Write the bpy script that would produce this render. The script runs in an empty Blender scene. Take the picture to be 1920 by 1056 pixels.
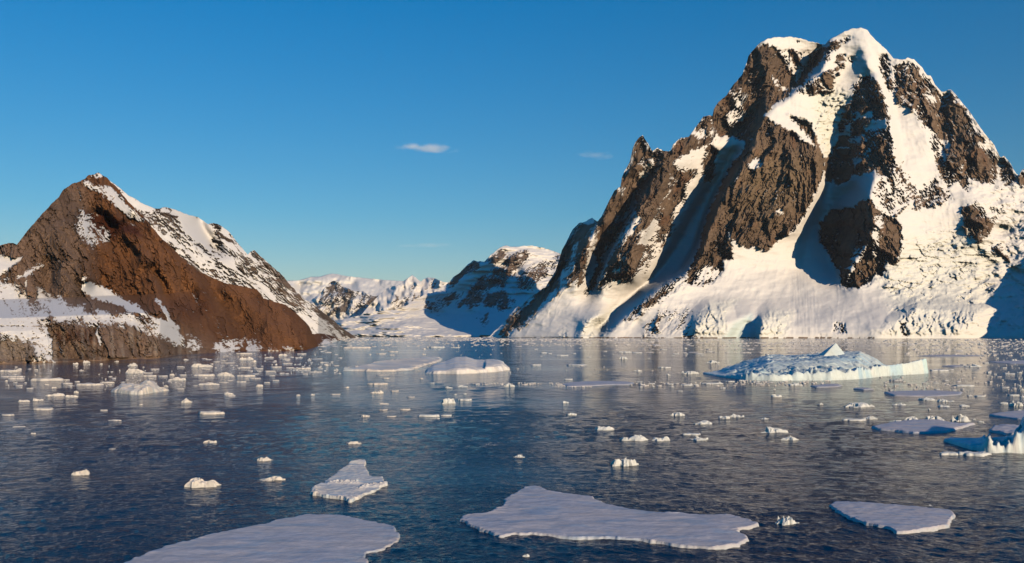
import bpy, math
import numpy as np
from mathutils import Vector

sc = bpy.context.scene
col = sc.collection
# ------------------------------------------------------------ camera, sky, sun, exposure
F, CX, HOR, HC = 1663.0, 960.0, 622.0, 15.0     # focal length in photo px, centre column, horizon row, eye height (m)
cam_d = bpy.data.cameras.new('camera'); cam = bpy.data.objects.new('camera', cam_d); col.objects.link(cam)
cam.location = (0, 0, HC); cam.rotation_euler = (math.radians(90), 0, 0)
cam_d.sensor_width = 36; cam_d.lens = F / 1920 * 36
cam_d.shift_y = (HOR - 528) / 1920
cam_d.clip_start = 0.5; cam_d.clip_end = 90000
sc.camera = cam

SUN_AZ, SUN_EL = 147.5, 14.6      # clockwise from the view direction (+Y), degrees
sun_dir = Vector((math.sin(math.radians(SUN_AZ)) * math.cos(math.radians(SUN_EL)),
                  math.cos(math.radians(SUN_AZ)) * math.cos(math.radians(SUN_EL)), math.sin(math.radians(SUN_EL))))
sl = bpy.data.lights.new('sun', 'SUN'); sun = bpy.data.objects.new('sun', sl); col.objects.link(sun)
sun.rotation_euler = sun_dir.to_track_quat('Z', 'Y').to_euler()
sun.location = (0, 0, 300)
sl.energy = 4.5; sl.angle = math.radians(0.5); sl.color = (1.0, 0.75, 0.48)

w = bpy.data.worlds.new('World'); sc.world = w; w.use_nodes = True
nt = w.node_tree; nt.nodes.clear()
out = nt.nodes.new('ShaderNodeOutputWorld'); bg = nt.nodes.new('ShaderNodeBackground')
sky = nt.nodes.new('ShaderNodeTexSky'); sky.sky_type = 'NISHITA'; sky.sun_disc = False
sky.sun_elevation = math.radians(SUN_EL); sky.sun_rotation = math.radians(SUN_AZ)
sky.altitude = 0; sky.air_density = 1.0; sky.dust_density = 0.0; sky.ozone_density = 3.0
hs = nt.nodes.new('ShaderNodeHueSaturation'); hs.inputs['Saturation'].default_value = 1.12; hs.inputs['Value'].default_value = 1.0
mulc = nt.nodes.new('ShaderNodeMix'); mulc.data_type = 'RGBA'; mulc.blend_type = 'MULTIPLY'; mulc.inputs[0].default_value = 1.0
gtc = nt.nodes.new('ShaderNodeTexCoord'); gsp = nt.nodes.new('ShaderNodeSeparateXYZ'); grm = nt.nodes.new('ShaderNodeValToRGB')
nt.links.new(gtc.outputs['Generated'], gsp.inputs[0]); nt.links.new(gsp.outputs['Z'], grm.inputs[0]); nt.links.new(grm.outputs[0], mulc.inputs[7])
cr = grm.color_ramp; cr.elements[0].position = 0.0; cr.elements[0].color = (0.64, 0.54, 0.53, 1); cr.elements[1].position = 0.36; cr.elements[1].color = (0.0, 0.59, 0.80, 1)
e = cr.elements.new(0.13); e.color = (0.30, 0.56, 0.64, 1)
nt.links.new(sky.outputs[0], hs.inputs['Color']); nt.links.new(hs.outputs[0], mulc.inputs[6])
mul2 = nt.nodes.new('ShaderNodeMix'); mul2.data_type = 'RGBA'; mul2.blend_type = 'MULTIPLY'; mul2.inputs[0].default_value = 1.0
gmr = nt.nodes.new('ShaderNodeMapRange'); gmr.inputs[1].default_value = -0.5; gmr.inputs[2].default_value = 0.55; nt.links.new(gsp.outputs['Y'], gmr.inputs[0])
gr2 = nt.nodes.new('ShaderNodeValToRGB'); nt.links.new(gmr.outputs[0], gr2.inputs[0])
gr2.color_ramp.elements[0].color = (0.0, 0.85, 0.85, 1); gr2.color_ramp.elements[1].color = (1, 1, 1, 1)  # added tint: sky behind the view loses red, cooling fill on shaded sides
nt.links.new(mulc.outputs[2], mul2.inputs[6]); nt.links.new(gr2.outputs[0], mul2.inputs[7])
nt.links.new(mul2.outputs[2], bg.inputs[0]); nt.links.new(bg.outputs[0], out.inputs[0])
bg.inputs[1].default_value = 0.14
vs = sc.view_settings; vs.view_transform = 'Standard'; vs.look = 'None'; vs.gamma = 1; vs.exposure = 0.0
sc.cycles.use_denoising = True
sc.cycles.max_bounces = 5; sc.cycles.diffuse_bounces = 0; sc.cycles.glossy_bounces = 2
sc.cycles.caustics_reflective = False; sc.cycles.caustics_refractive = False

# ------------------------------------------------------------ numpy noise
def _hash(ix, iy, seed):
    h = (ix.astype(np.int64) * 374761393 + iy.astype(np.int64) * 668265263 + seed * 974634777) & 0xffffffff
    h = ((h ^ (h >> 13)) * 1274126177) & 0xffffffff
    h = (h ^ (h >> 16)) & 0xffffffff
    return h.astype(np.float64) / 4294967295.0
def pnoise(x, y, seed=0):
    """gradient noise, about -1..1"""
    x = np.asarray(x, float); y = np.asarray(y, float)
    x0 = np.floor(x); y0 = np.floor(y); fx = x - x0; fy = y - y0
    u = fx * fx * fx * (fx * (fx * 6 - 15) + 10); v = fy * fy * fy * (fy * (fy * 6 - 15) + 10)
    def g(dx, dy):
        a = _hash(x0 + dx, y0 + dy, seed) * 6.2831853
        return np.cos(a) * (fx - dx) + np.sin(a) * (fy - dy)
    a = g(0, 0) * (1 - u) + g(1, 0) * u; b = g(0, 1) * (1 - u) + g(1, 1) * u
    return (a * (1 - v) + b * v) * 1.5
def fbm(x, y, octv=5, seed=0, gain=0.5, lac=2.03):
    s = 0; a = 1; t = 0
    for k in range(octv):
        s = s + a * pnoise(x, y, seed + k * 17); t += a; a *= gain
        x = x * lac + 3.7; y = y * lac - 1.9
    return s / t * 1.6
def ridged(x, y, octv=5, seed=0, gain=0.5, lac=2.03):
    s = 0; a = 1; t = 0; wgt = 1
    for k in range(octv):
        n = 1 - np.abs(pnoise(x, y, seed + k * 31)) * 1.6
        n = n * n * np.sign(n) * wgt; wgt = np.clip(n * 1.5, 0.2, 1)
        s = s + a * n; t += a; a *= gain
        x = x * lac + 5.1; y = y * lac + 2.3
    return s / t * 2 - 1
def cells(x, y, seed=0):
    """worley: (distance to nearest point, random value of that cell)"""
    x0 = np.floor(x); y0 = np.floor(y); best = np.full(x.shape, 9.0); val = np.zeros(x.shape)
    for dx in (-1, 0, 1):
        for dy in (-1, 0, 1):
            px = x0 + dx + _hash(x0 + dx, y0 + dy, seed); py = y0 + dy + _hash(x0 + dx, y0 + dy, seed + 5)
            d = (px - x) ** 2 + (py - y) ** 2; m = d < best
            best = np.where(m, d, best); val = np.where(m, _hash(x0 + dx, y0 + dy, seed + 9), val)
    return np.sqrt(best), val
def sstep(a, b, x):
    t = np.clip((x - a) / (b - a), 0, 1); return t * t * (3 - 2 * t)
def in_poly(x, y, poly):
    ins = np.zeros(x.shape, bool); n = len(poly); j = n - 1
    for i in range(n):
        xi, yi = poly[i]; xj, yj = poly[j]
        if yi != yj:
            ins ^= ((yi > y) != (yj > y)) & (x < (xj - xi) * (y - yi) / (yj - yi) + xi)
        j = i
    return ins
def poly_dist(x, y, poly):
    """distance to the outline, positive inside"""
    best = np.full(x.shape, 1e18); n = len(poly)
    for i in range(n):
        ax, ay = poly[i]; bx, by = poly[(i + 1) % n]; dx, dy = bx - ax, by - ay
        t = np.clip(((x - ax) * dx + (y - ay) * dy) / (dx * dx + dy * dy + 1e-9), 0, 1)
        best = np.minimum(best, (x - ax - t * dx) ** 2 + (y - ay - t * dy) ** 2)
    return np.sqrt(best) * np.where(in_poly(x, y, poly), 1, -1)
def interp(pts, x):
    return np.interp(x, [p[0] for p in pts], [p[1] for p in pts])
def soft_poly(U, V, poly, soft):
    """1 inside, 0 outside, soft edge; evaluated in the polygon's box only"""
    p = np.array(poly, float); m = (U > p[:, 0].min() - soft) & (U < p[:, 0].max() + soft) & (V > p[:, 1].min() - soft) & (V < p[:, 1].max() + soft)
    o = np.zeros(U.shape)
    if m.any(): o[m] = np.clip(0.5 + poly_dist(U[m], V[m], poly) / (2 * soft), 0, 1)
    return o

# ------------------------------------------------------------ relief from ridge and gully lines (harmonic surface between them)
def relief(u0, u1, v0, v1, lines, screen=0.0008):
    f = None
    for h in (16.0, 8.0, 4.0):
        nu = int((u1 - u0) / h) + 1; nv = int((v1 - v0) / h) + 1
        fix = np.zeros((nv, nu)); cnt = np.zeros((nv, nu))
        for pts, vals in lines:
            if not hasattr(vals, '__len__'): vals = (vals, vals)
            P = np.array(pts, float); seg = np.hypot(*(P[1:] - P[:-1]).T); L = np.concatenate([[0], np.cumsum(seg)])
            n = max(2, int(L[-1] / (h * 0.5))); s = np.linspace(0, L[-1], n)
            x = np.interp(s, L, P[:, 0]); y = np.interp(s, L, P[:, 1])
            z = np.interp(s / L[-1], np.linspace(0, 1, len(vals)), vals)
            i = np.round((x - u0) / h).astype(int); j = np.round((y - v0) / h).astype(int)
            ok = (i >= 0) & (i < nu) & (j >= 0) & (j < nv)
            np.add.at(fix, (j[ok], i[ok]), z[ok]); np.add.at(cnt, (j[ok], i[ok]), 1)
        m = cnt > 0; fix[m] /= cnt[m]
        if f is None: f = np.zeros((nv, nu))
        else:
            yy = np.clip(np.arange(nv) * h / (2 * h), 0, f.shape[0] - 1.001); xx = np.clip(np.arange(nu) * h / (2 * h), 0, f.shape[1] - 1.001)
            f = bil(f, *np.meshgrid(xx, yy))
        sc_ = screen * (h / 4) ** 2
        for it in range(700 if h > 4 else 260):
            p = np.pad(f, 1, mode='edge')
            f = (p[1:-1, :-2] + p[1:-1, 2:] + p[:-2, 1:-1] + p[2:, 1:-1]) / (4 + sc_ * 4)
            f[m] = fix[m]
    for _ in range(5):
        p = np.pad(f, 1, mode='edge'); f = 0.4 * f + 0.15 * (p[1:-1, :-2] + p[1:-1, 2:] + p[:-2, 1:-1] + p[2:, 1:-1])
    return lambda U, V: bil(f, np.clip((U - u0) / 4.0, 0, nu - 1.001), np.clip((V - v0) / 4.0, 0, nv - 1.001))
def sinterp(pts, x, wd):
    return sum(interp(pts, x + o * wd) for o in (-1, -0.6, -0.25, 0.25, 0.6, 1)) / 6
def bil(f, x, y):
    i = x.astype(int); j = y.astype(int); a = x - i; b = y - j
    i1 = np.minimum(i + 1, f.shape[1] - 1); j1 = np.minimum(j + 1, f.shape[0] - 1)
    return (f[j, i] * (1 - a) + f[j, i1] * a) * (1 - b) + (f[j1, i] * (1 - a) + f[j1, i1] * a) * b

# ------------------------------------------------------------ mesh helpers
def tag(o, label=None, cat=None, group=None, kind=None):
    if label: o['label'] = label
    if cat: o['category'] = cat
    if group: o['group'] = group
    if kind: o['kind'] = kind
    return o
def mesh_obj(name, verts, faces, mat, smooth=None, attrs=None, parent=None, loc=None):
    me = bpy.data.meshes.new(name)
    verts = np.asarray(verts, np.float32); faces = np.asarray(faces, np.int32)
    if loc is not None: verts = verts - np.asarray(loc, np.float32)
    me.vertices.add(len(verts)); me.vertices.foreach_set('co', verts.ravel())
    k = faces.shape[1]
    me.loops.add(faces.size); me.loops.foreach_set('vertex_index', faces.ravel())
    me.polygons.add(len(faces)); me.polygons.foreach_set('loop_start', np.arange(0, faces.size, k, dtype=np.int32))
    me.update(calc_edges=True)
    if smooth is None: smooth = np.ones(len(faces), bool)
    me.polygons.foreach_set('use_smooth', np.asarray(smooth, bool))
    for an, (typ, data) in (attrs or {}).items():
        a = me.attributes.new(an, typ, 'POINT')
        a.data.foreach_set('color' if typ == 'FLOAT_COLOR' else 'value', np.asarray(data, np.float32).ravel())
    me.materials.append(mat)
    o = bpy.data.objects.new(name, me); col.objects.link(o)
    if loc is not None: o.location = loc
    if parent: o.parent = parent
    return o
def grid_faces(nr, nc, keep=None):
    a = np.arange(nr * nc).reshape(nr, nc)
    f = np.stack([a[:-1, :-1], a[:-1, 1:], a[1:, 1:], a[1:, :-1]], -1).reshape(-1, 4)
    return f if keep is None else f[keep.ravel()]
def px(u, v, D):
    """photo pixel + distance -> world point"""
    return (u - CX) / F * D, D, HC + (HOR - v) / F * D
def on_water(u, v):
    D = HC * F / (v - HOR); return (u - CX) / F * D, D

# ------------------------------------------------------------ materials
def new_mat(name):
    m = bpy.data.materials.new(name); m.use_nodes = True
    n = m.node_tree.nodes; return m, n, m.node_tree.links, n['Principled BSDF']
def terrain_mat(name, scale):
    m, n, l, b = new_mat(name)
    at = n.new('ShaderNodeAttribute'); at.attribute_name = 'tint'
    rk = n.new('ShaderNodeAttribute'); rk.attribute_name = 'rock'
    tc = n.new('ShaderNodeTexCoord')
    nz = n.new('ShaderNodeTexNoise'); nz.inputs['Scale'].default_value = scale; nz.inputs['Detail'].default_value = 5; nz.inputs['Roughness'].default_value = 0.65
    l.new(tc.outputs['Object'], nz.inputs['Vector'])
    mr = n.new('ShaderNodeMapRange'); mr.inputs[1].default_value = 0.25; mr.inputs[2].default_value = 0.75; mr.inputs[3].default_value = 0.72; mr.inputs[4].default_value = 1.28
    l.new(nz.outputs['Fac'], mr.inputs[0])
    mk = n.new('ShaderNodeMix'); mk.data_type = 'FLOAT'; mk.inputs[2].default_value = 1.0
    l.new(rk.outputs['Fac'], mk.inputs[0]); l.new(mr.outputs[0], mk.inputs[3])
    vm = n.new('ShaderNodeVectorMath'); vm.operation = 'SCALE'
    l.new(at.outputs['Color'], vm.inputs[0]); l.new(mk.outputs[0], vm.inputs['Scale']); l.new(vm.outputs[0], b.inputs['Base Color'])
    b.inputs['Roughness'].default_value = 0.85; b.inputs['Specular IOR Level'].default_value = 0.15
    bp = n.new('ShaderNodeBump'); bp.inputs['Distance'].default_value = 1.2 / scale * 0.35
    ms = n.new('ShaderNodeMath'); ms.operation = 'MULTIPLY_ADD'; ms.inputs[1].default_value = 0.6; ms.inputs[2].default_value = 0.08
    l.new(rk.outputs['Fac'], ms.inputs[0]); l.new(ms.outputs[0], bp.inputs['Strength'])
    l.new(nz.outputs['Fac'], bp.inputs['Height']); l.new(bp.outputs[0], b.inputs['Normal'])
    return m
def ice_mat(name, scale):
    m, n, l, b = new_mat(name)
    at = n.new('ShaderNodeAttribute'); at.attribute_name = 'tint'
    tc = n.new('ShaderNodeTexCoord')
    nz = n.new('ShaderNodeTexNoise'); nz.inputs['Scale'].default_value = scale; nz.inputs['Detail'].default_value = 6; nz.inputs['Roughness'].default_value = 0.6
    l.new(tc.outputs['Object'], nz.inputs['Vector'])
    mr = n.new('ShaderNodeMapRange'); mr.inputs[1].default_value = 0.3; mr.inputs[2].default_value = 0.7; mr.inputs[3].default_value = 0.88; mr.inputs[4].default_value = 1.05
    l.new(nz.outputs['Fac'], mr.inputs[0])
    vm = n.new('ShaderNodeVectorMath'); vm.operation = 'SCALE'
    l.new(at.outputs['Color'], vm.inputs[0]); l.new(mr.outputs[0], vm.inputs['Scale']); l.new(vm.outputs[0], b.inputs['Base Color'])
    b.inputs['Roughness'].default_value = 0.6; b.inputs['Specular IOR Level'].default_value = 0.3
    bp = n.new('ShaderNodeBump'); bp.inputs['Distance'].default_value = 0.3 / scale; bp.inputs['Strength'].default_value = 0.3
    l.new(nz.outputs['Fac'], bp.inputs['Height']); l.new(bp.outputs[0], b.inputs['Normal'])
    return m
def water_mat():
    m, n, l, b = new_mat('sea_water')
    b.inputs['IOR'].default_value = 1.33; b.inputs['Specular IOR Level'].default_value = 0.16
    tc = n.new('ShaderNodeTexCoord')
    def mapping(sx, sy, rot=0):
        mp = n.new('ShaderNodeMapping'); mp.inputs['Scale'].default_value = (sx, sy, 1); mp.inputs['Rotation'].default_value = (0, 0, rot)
        l.new(tc.outputs['Object'], mp.inputs['Vector']); return mp
    def noise(mp, scale, det=3, rough=0.55):
        z = n.new('ShaderNodeTexNoise'); z.inputs['Scale'].default_value = scale; z.inputs['Detail'].default_value = det; z.inputs['Roughness'].default_value = rough
        l.new(mp.outputs[0], z.inputs['Vector']); return z
    a = noise(mapping(1.0, 1.1, 0.35), 1.3, 5, 0.62)       # chop about a metre long
    c = noise(mapping(0.95, 1.2, -0.5), 0.22, 3, 0.55)      # longer waves
    # calm slicks and thin grease ice, drawn out in long bands
    slick = noise(mapping(0.35, 1.6, 0.08), 0.012, 5, 0.6)
    sr = n.new('ShaderNodeMapRange'); sr.inputs[1].default_value = 0.45; sr.inputs[2].default_value = 0.62; sr.inputs[3].default_value = 1.0; sr.inputs[4].default_value = 0.35
    l.new(slick.outputs['Fac'], sr.inputs[0])
    add = n.new('ShaderNodeMath'); add.operation = 'MULTIPLY_ADD'; add.inputs[1].default_value = 2.2
    l.new(c.outputs['Fac'], add.inputs[0]); l.new(a.outputs['Fac'], add.inputs[2])
    bp = n.new('ShaderNodeBump'); bp.inputs['Distance'].default_value = WAVE
    l.new(sr.outputs[0], bp.inputs['Strength']); l.new(add.outputs[0], bp.inputs['Height']); l.new(bp.outputs[0], b.inputs['Normal'])
    gm = n.new('ShaderNodeMapRange'); gm.inputs[1].default_value = 0.60; gm.inputs[2].default_value = 0.74
    l.new(slick.outputs['Fac'], gm.inputs[0])
    mx = n.new('ShaderNodeMix'); mx.data_type = 'RGBA'; mx.inputs[6].default_value = (0.0, 0.020, 0.066, 1); mx.inputs[7].default_value = (0.040, 0.065, 0.085, 1)
    l.new(gm.outputs[0], mx.inputs[0]); l.new(mx.outputs[2], b.inputs['Base Color'])
    b.inputs['Roughness'].default_value = 0.05
    return m
WAVE = 0.25
MAT_NEAR = terrain_mat('weathered_rock_and_snow', 0.35)
MAT_MID = terrain_mat('alpine_rock_and_snow', 0.09)
MAT_FAR = terrain_mat('distant_rock_and_snow', 0.03)
MAT_ICE = ice_mat('sea_ice', 2.5)
MAT_BERG = ice_mat('glacier_ice', 0.8)
SNOW = np.array([0.86, 0.86, 0.87])

# ------------------------------------------------------------ water: one sheet past the horizon
def ring_sheet():
    """polar sheet round the ship, fine where the waves are near enough to see; waves are real geometry"""
    az = np.concatenate([np.radians(np.arange(-33.5, 33.5, 0.055)), np.radians(np.linspace(33.5, 326.5, 60)[:-1])])
    v = np.arange(1085, 642, -0.9); r = np.concatenate([[6, 12, 20, 28, 36, 44], HC * F / (v - HOR), np.geomspace(1300, 31000, 34)])
    A, R = np.meshgrid(az, r); X = R * np.sin(A); Y = R * np.cos(A)
    sp = np.maximum(np.gradient(r), r * 0.00096)[:, None] * np.ones_like(X)
    Z = np.zeros_like(X); fine = (np.abs(((A + math.pi) % (2 * math.pi)) - math.pi) < math.radians(33.3)) & (R > 45) & (R < 1250)
    x, y, q = X[fine], Y[fine], sp[fine]; z = np.zeros_like(x)
    calm = 0.45 + 0.55 * sstep(-0.35, 0.35, fbm(x / 160, y / 60, 4, 81))
    for k, lam in enumerate((0.45, 0.75, 1.15, 1.8, 2.9, 4.6, 7.5, 12, 20)):
        wgt = sstep(1.3, 2.6, lam / q); amp = min(WAVE_SLOPE * lam, 0.2) * (1.5 if lam < 1.5 else 0.9 if lam < 2.5 else 0.45 if lam < 4 else 0.3)
        ca, sa = math.cos(0.5 + 0.35 * k), math.sin(0.5 + 0.35 * k)
        z += wgt * amp * pnoise((x * ca + y * sa) / lam * 1.15, (-x * sa + y * ca) / lam * 0.75, 300 + k)
    Z[fine] = z * calm
    nr, nc = X.shape; idx = np.arange(nr * nc).reshape(nr, nc); nx_ = np.roll(idx, -1, 1)
    q4 = np.stack([idx[:-1], nx_[:-1], nx_[1:], idx[1:]], -1).reshape(-1, 4)
    c = nr * nc; cap = np.stack([np.full(nc, c), nx_[0], idx[0], idx[0]], -1)
    V = np.concatenate([np.stack([X, Y, Z], -1).reshape(-1, 3), [[0, 0, 0]]])
    hub = np.stack([idx[0][0:-1:2], np.full(len(idx[0][0:-1:2]), c), idx[0][2::2][:len(idx[0][0:-1:2])] if len(idx[0][2::2]) >= len(idx[0][0:-1:2]) else np.append(idx[0][2::2], idx[0][0])[:len(idx[0][0:-1:2])], idx[0][1::2][:len(idx[0][0:-1:2])]], -1)
    o = mesh_obj('water', V, np.concatenate([q4, hub]), water_mat())
    return tag(o, kind='structure')
WAVE_SLOPE = 0.038
ring_sheet()

# ------------------------------------------------------------ mountains
def mountain(name, label, mat, us, sky_pts, depth, paint, nrow, jag=(1.5, 9.0), back=0.45, smooth_snow=True, seed=1, tpow=1.0):
    """one closed hill: rows run from below the waterline up to the skyline, then over and down the back.
    depth(U,V) -> distance in metres; paint(U,V,D,slope) -> tint rgb, rock 0..1, extra distance"""
    us = np.asarray(us, float); S = interp(sky_pts, us)
    jg = jag[0] * fbm(us / jag[1], us * 0 + 3.3, 4, seed, 0.6)
    Db = depth(us, np.full(us.shape, 634.0)); vsh = HOR + HC * F / Db
    for _ in range(3): Db = depth(us, vsh); vsh = HOR + HC * F / Db
    S = np.minimum(S, vsh - 0.4)
    t = (np.arange(nrow) / (nrow - 1)) ** tpow
    U = np.repeat(us[None], nrow, 0); V = vsh[None] + (S - vsh)[None] * t[:, None]
    V = V + jg[None] * (t[:, None] ** 14) * sstep(2, 12, vsh - S)[None]
    D = depth(U, V)
    tint, rock, dd = paint(U, V, D)
    D = D + dd * sstep(0, 0.02, t)[:, None]
    X, Y, Z = px(U, V, D)
    # below the waterline and behind the skyline
    kb = np.linspace(0, 1, 16)[1:] ** 1.3
    bk = back(us)[None] if callable(back) else back
    Yb = Y[-1][None] * (1 + bk * kb[:, None]); Xb = X[-1][None] * (Yb / Y[-1][None])
    zt = Z[-1][None]; prof = (1 - kb[:, None]) ** 1.25
    Zb = zt * prof * (1 + 0.12 * fbm(Xb / (0.05 * Yb.mean()), Yb / (0.05 * Yb.mean()), 4, seed + 9) * (kb[:, None] > 0)) - 12 * kb[:, None]
    Zb = np.minimum(Zb, zt * (1 - 0.85 * kb[:, None]) - 1)
    for q in range(len(kb)):          # the back never cuts into a gully of the front
        E = np.where(Y >= Yb[q][None] - 6, Z, -1e9).max(0); Zb[q] = np.maximum(Zb[q], np.where(E > -1e8, E + 6, Zb[q]))
    Zb = np.minimum(Zb, zt * (Yb / Y[-1][None]) - 2)
    X = np.vstack([X[:1], X, Xb]); Y = np.vstack([Y[:1] - 1.0, Y, Yb]); Z = np.vstack([Z[:1] - 8, Z, Zb])
    tint = np.concatenate([tint[:1], tint, np.repeat(tint[-1:], len(kb), 0)], 0)
    rock = np.vstack([rock[:1], rock, np.repeat(rock[-1:], len(kb), 0)])
    nr, nc = X.shape
    fr = 0.25 * (rock[:-1, :-1] + rock[1:, :-1] + rock[:-1, 1:] + rock[1:, 1:])
    o = mesh_obj(name, np.stack([X, Y, Z], -1).reshape(-1, 3), grid_faces(nr, nc), mat, smooth=(fr.ravel() < 0.4),
                 attrs={'tint': ('FLOAT_COLOR', np.concatenate([tint, np.ones(tint.shape[:2] + (1,))], -1)), 'rock': ('FLOAT', rock)},
                 loc=(float(X.mean()), float(Y[1].mean()), 0))
    return tag(o, label, None, None, 'structure')

def facets(x, y, seed=0):
    """broken planes: each cell is a tilted face with its own height"""
    x0 = np.floor(x); y0 = np.floor(y); best = np.full(x.shape, 9.0); h = np.zeros(x.shape)
    for dx in (-1, 0, 1):
        for dy in (-1, 0, 1):
            cx, cy = x0 + dx, y0 + dy
            ox = cx + _hash(cx, cy, seed) - x; oy = cy + _hash(cx, cy, seed + 5) - y
            d = ox * ox + oy * oy; m = d < best; best = np.where(m, d, best)
            hv = (_hash(cx, cy, seed + 9) - 0.5) - ox * (_hash(cx, cy, seed + 11) - 0.5) * 1.6 - oy * (_hash(cx, cy, seed + 12) - 0.5) * 1.6
            h = np.where(m, hv, h)
    return h
def cracks(x, y, seed=0):
    """distance to the nearest joint between blocks"""
    x0 = np.floor(x); y0 = np.floor(y); f1 = np.full(x.shape, 9.0); f2 = np.full(x.shape, 9.0)
    for dx in (-1, 0, 1):
        for dy in (-1, 0, 1):
            cx, cy = x0 + dx, y0 + dy
            d = np.hypot(cx + _hash(cx, cy, seed) - x, cy + _hash(cx, cy, seed + 5) - y)
            f2 = np.minimum(f2, np.maximum(f1, d)); f1 = np.minimum(f1, d)
    return f2 - f1
def rock_noise(U, V, lean, s, seed):
    """cliff texture in units of s: broken faces and ribs that lean with the fall line"""
    a = U / s + lean * V / s; b = V / s
    wx = fbm(a * 0.7, b * 0.5, 4, seed, 0.6) * 0.38; wy = fbm(a * 0.7 + 9, b * 0.5, 4, seed + 3, 0.6) * 0.38
    f = facets(a * 0.22 + wx * 0.4, b * 0.09 + wy * 0.4, seed + 14) * 3.0 + facets(a * 0.6 + wx, b * 0.20 + wy, seed + 4) * 1.7 + facets(a * 1.4 + wx, b * 0.55 + wy, seed + 5) * 0.75 + facets(a * 3.3 + wx, b * 1.8 + wy, seed + 6) * 0.26
    f = f - 1.3 * sstep(0.09, 0.0, cracks(a * 0.5 + wx, b * 0.16 + wy, seed + 30)) - 0.45 * sstep(0.14, 0.0, cracks(a * 1.3 + wx, b * 0.6 + wy, seed + 31))
    r = ridged(a * 0.55 + wx, b * 0.22 + wy, 6, seed + 7, 0.58)
    st = fbm(a * 0.5 + wx * 0.5, b * 2.4 + wy, 4, seed + 21, 0.6)
    return r, f, st

def finish_paint(U, V, D, rockness, s, lean, seed, amp_rock, amp_snow, rockcol, thr=0.5, ledge=0.5, mot=0.55):
    r, f, st = rock_noise(U, V, lean, s, seed)
    mpp = D / F * s                       # metres per noise unit
    big = ridged(U / (s * 4.0) + lean * V / (s * 4.0) + 0.5 * fbm(U / (s * 5), V / (s * 5), 3, seed + 70), V / (s * 10.0), 3, seed + 71)
    disp = -(r * 0.22 + f * 0.46 + st * 0.10 + big * 1.1) * mpp * amp_rock
    # rows climb with the index: distance growing with height is a ledge that holds snow
    led = np.clip(np.gradient(disp / mpp, axis=0) * 5, -1, 1)
    aa = U / s + lean * V / s
    wq = 0.5 * fbm(aa * 0.8, V / s, 3, seed + 44)
    n1 = 0.72 * fbm(aa * 1.15 + wq, V / (s * 2.1) + wq, 5, seed + 40, 0.50) + 0.5 * fbm(aa * 0.6 + wq, V / (s * 0.45) + 0.25 * aa, 4, seed + 41, 0.6)
    n2 = fbm(aa * 0.3, V / (s * 3.6), 3, seed + 50)
    mid = sstep(0.0, 0.35, np.minimum(rockness, 1.18 - rockness))
    q = rockness + (0.085 * f + 0.16 * big) * mid - 0.6 * mot * (0.62 * n1 + 0.28 * n2) * (0.20 + 0.80 * mid) * (rockness > 0.02) - ledge * led * (0.28 + 0.5 * mid) * (rockness > 0.05) - 0.20 * (r < -0.35) * mid
    rock = sstep(thr - 0.06, thr + 0.06, q)
    rockc = rockcol(U, V, r, f, n1)
    sn = fbm(U / (s * 3.2), V / (s * 1.6), 5, seed + 60, 0.5) - 0.55 * ridged(aa * 0.8 + 0.3 * wq, V / (s * 5.5), 5, seed + 61, 0.6)
    dd = disp * (rock * 0.75 + 0.25 * sstep(0.1, 0.6, rockness)) + (1 - rock) * sn * mpp * amp_snow - (1 - rock) * sstep(0.2, 0.6, rockness) * mpp * 0.10
    tint = rockc * rock[..., None] + SNOW * (1 - rock)[..., None]
    return tint, rock, dd

# ---- big snowy peak on the right --------------------------------------------------
SKY_R = [(900,634),(918,631),(941,608),(973,572),(1022,539),(1034,520),(1042,507),(1048,487),(1053,470),(1063,452),(1074,430),(1085,419),(1098,415),(1110,408),(1120,417),(1128,405),(1140,381),(1152,358),(1164,351),(1165,336),(1172,318),(1181,303),(1186,280),(1191,267),(1200,256),(1205,254),(1213,267),(1223,283),(1232,277),(1242,283),(1258,283),(1262,271),(1278,258),(1291,258),(1297,250),(1307,234),(1319,219),(1331,216),(1336,217),(1338,205),(1347,191),(1362,180),(1375,158),(1391,141),(1400,117),(1403,105),(1419,86),(1434,75),(1450,70),(1487,69),(1519,78),(1547,83),(1559,72),(1581,60),(1600,53),(1616,52),(1628,58),(1641,75),(1662,92),(1675,111),(1697,111),(1703,109),(1713,110),(1729,126),(1738,140),(1745,142),(1754,160),(1767,173),(1777,170),(1783,168),(1796,182),(1822,214),(1845,250),(1864,272),(1875,293),(1883,292),(1893,305),(1906,326),(1911,329),(1917,318),(1922,317),(1932,330),(1960,350),(2010,385),(2080,380),(2200,400),(2400,460),(2700,560),(2900,634)]
M = 1.0
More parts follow.
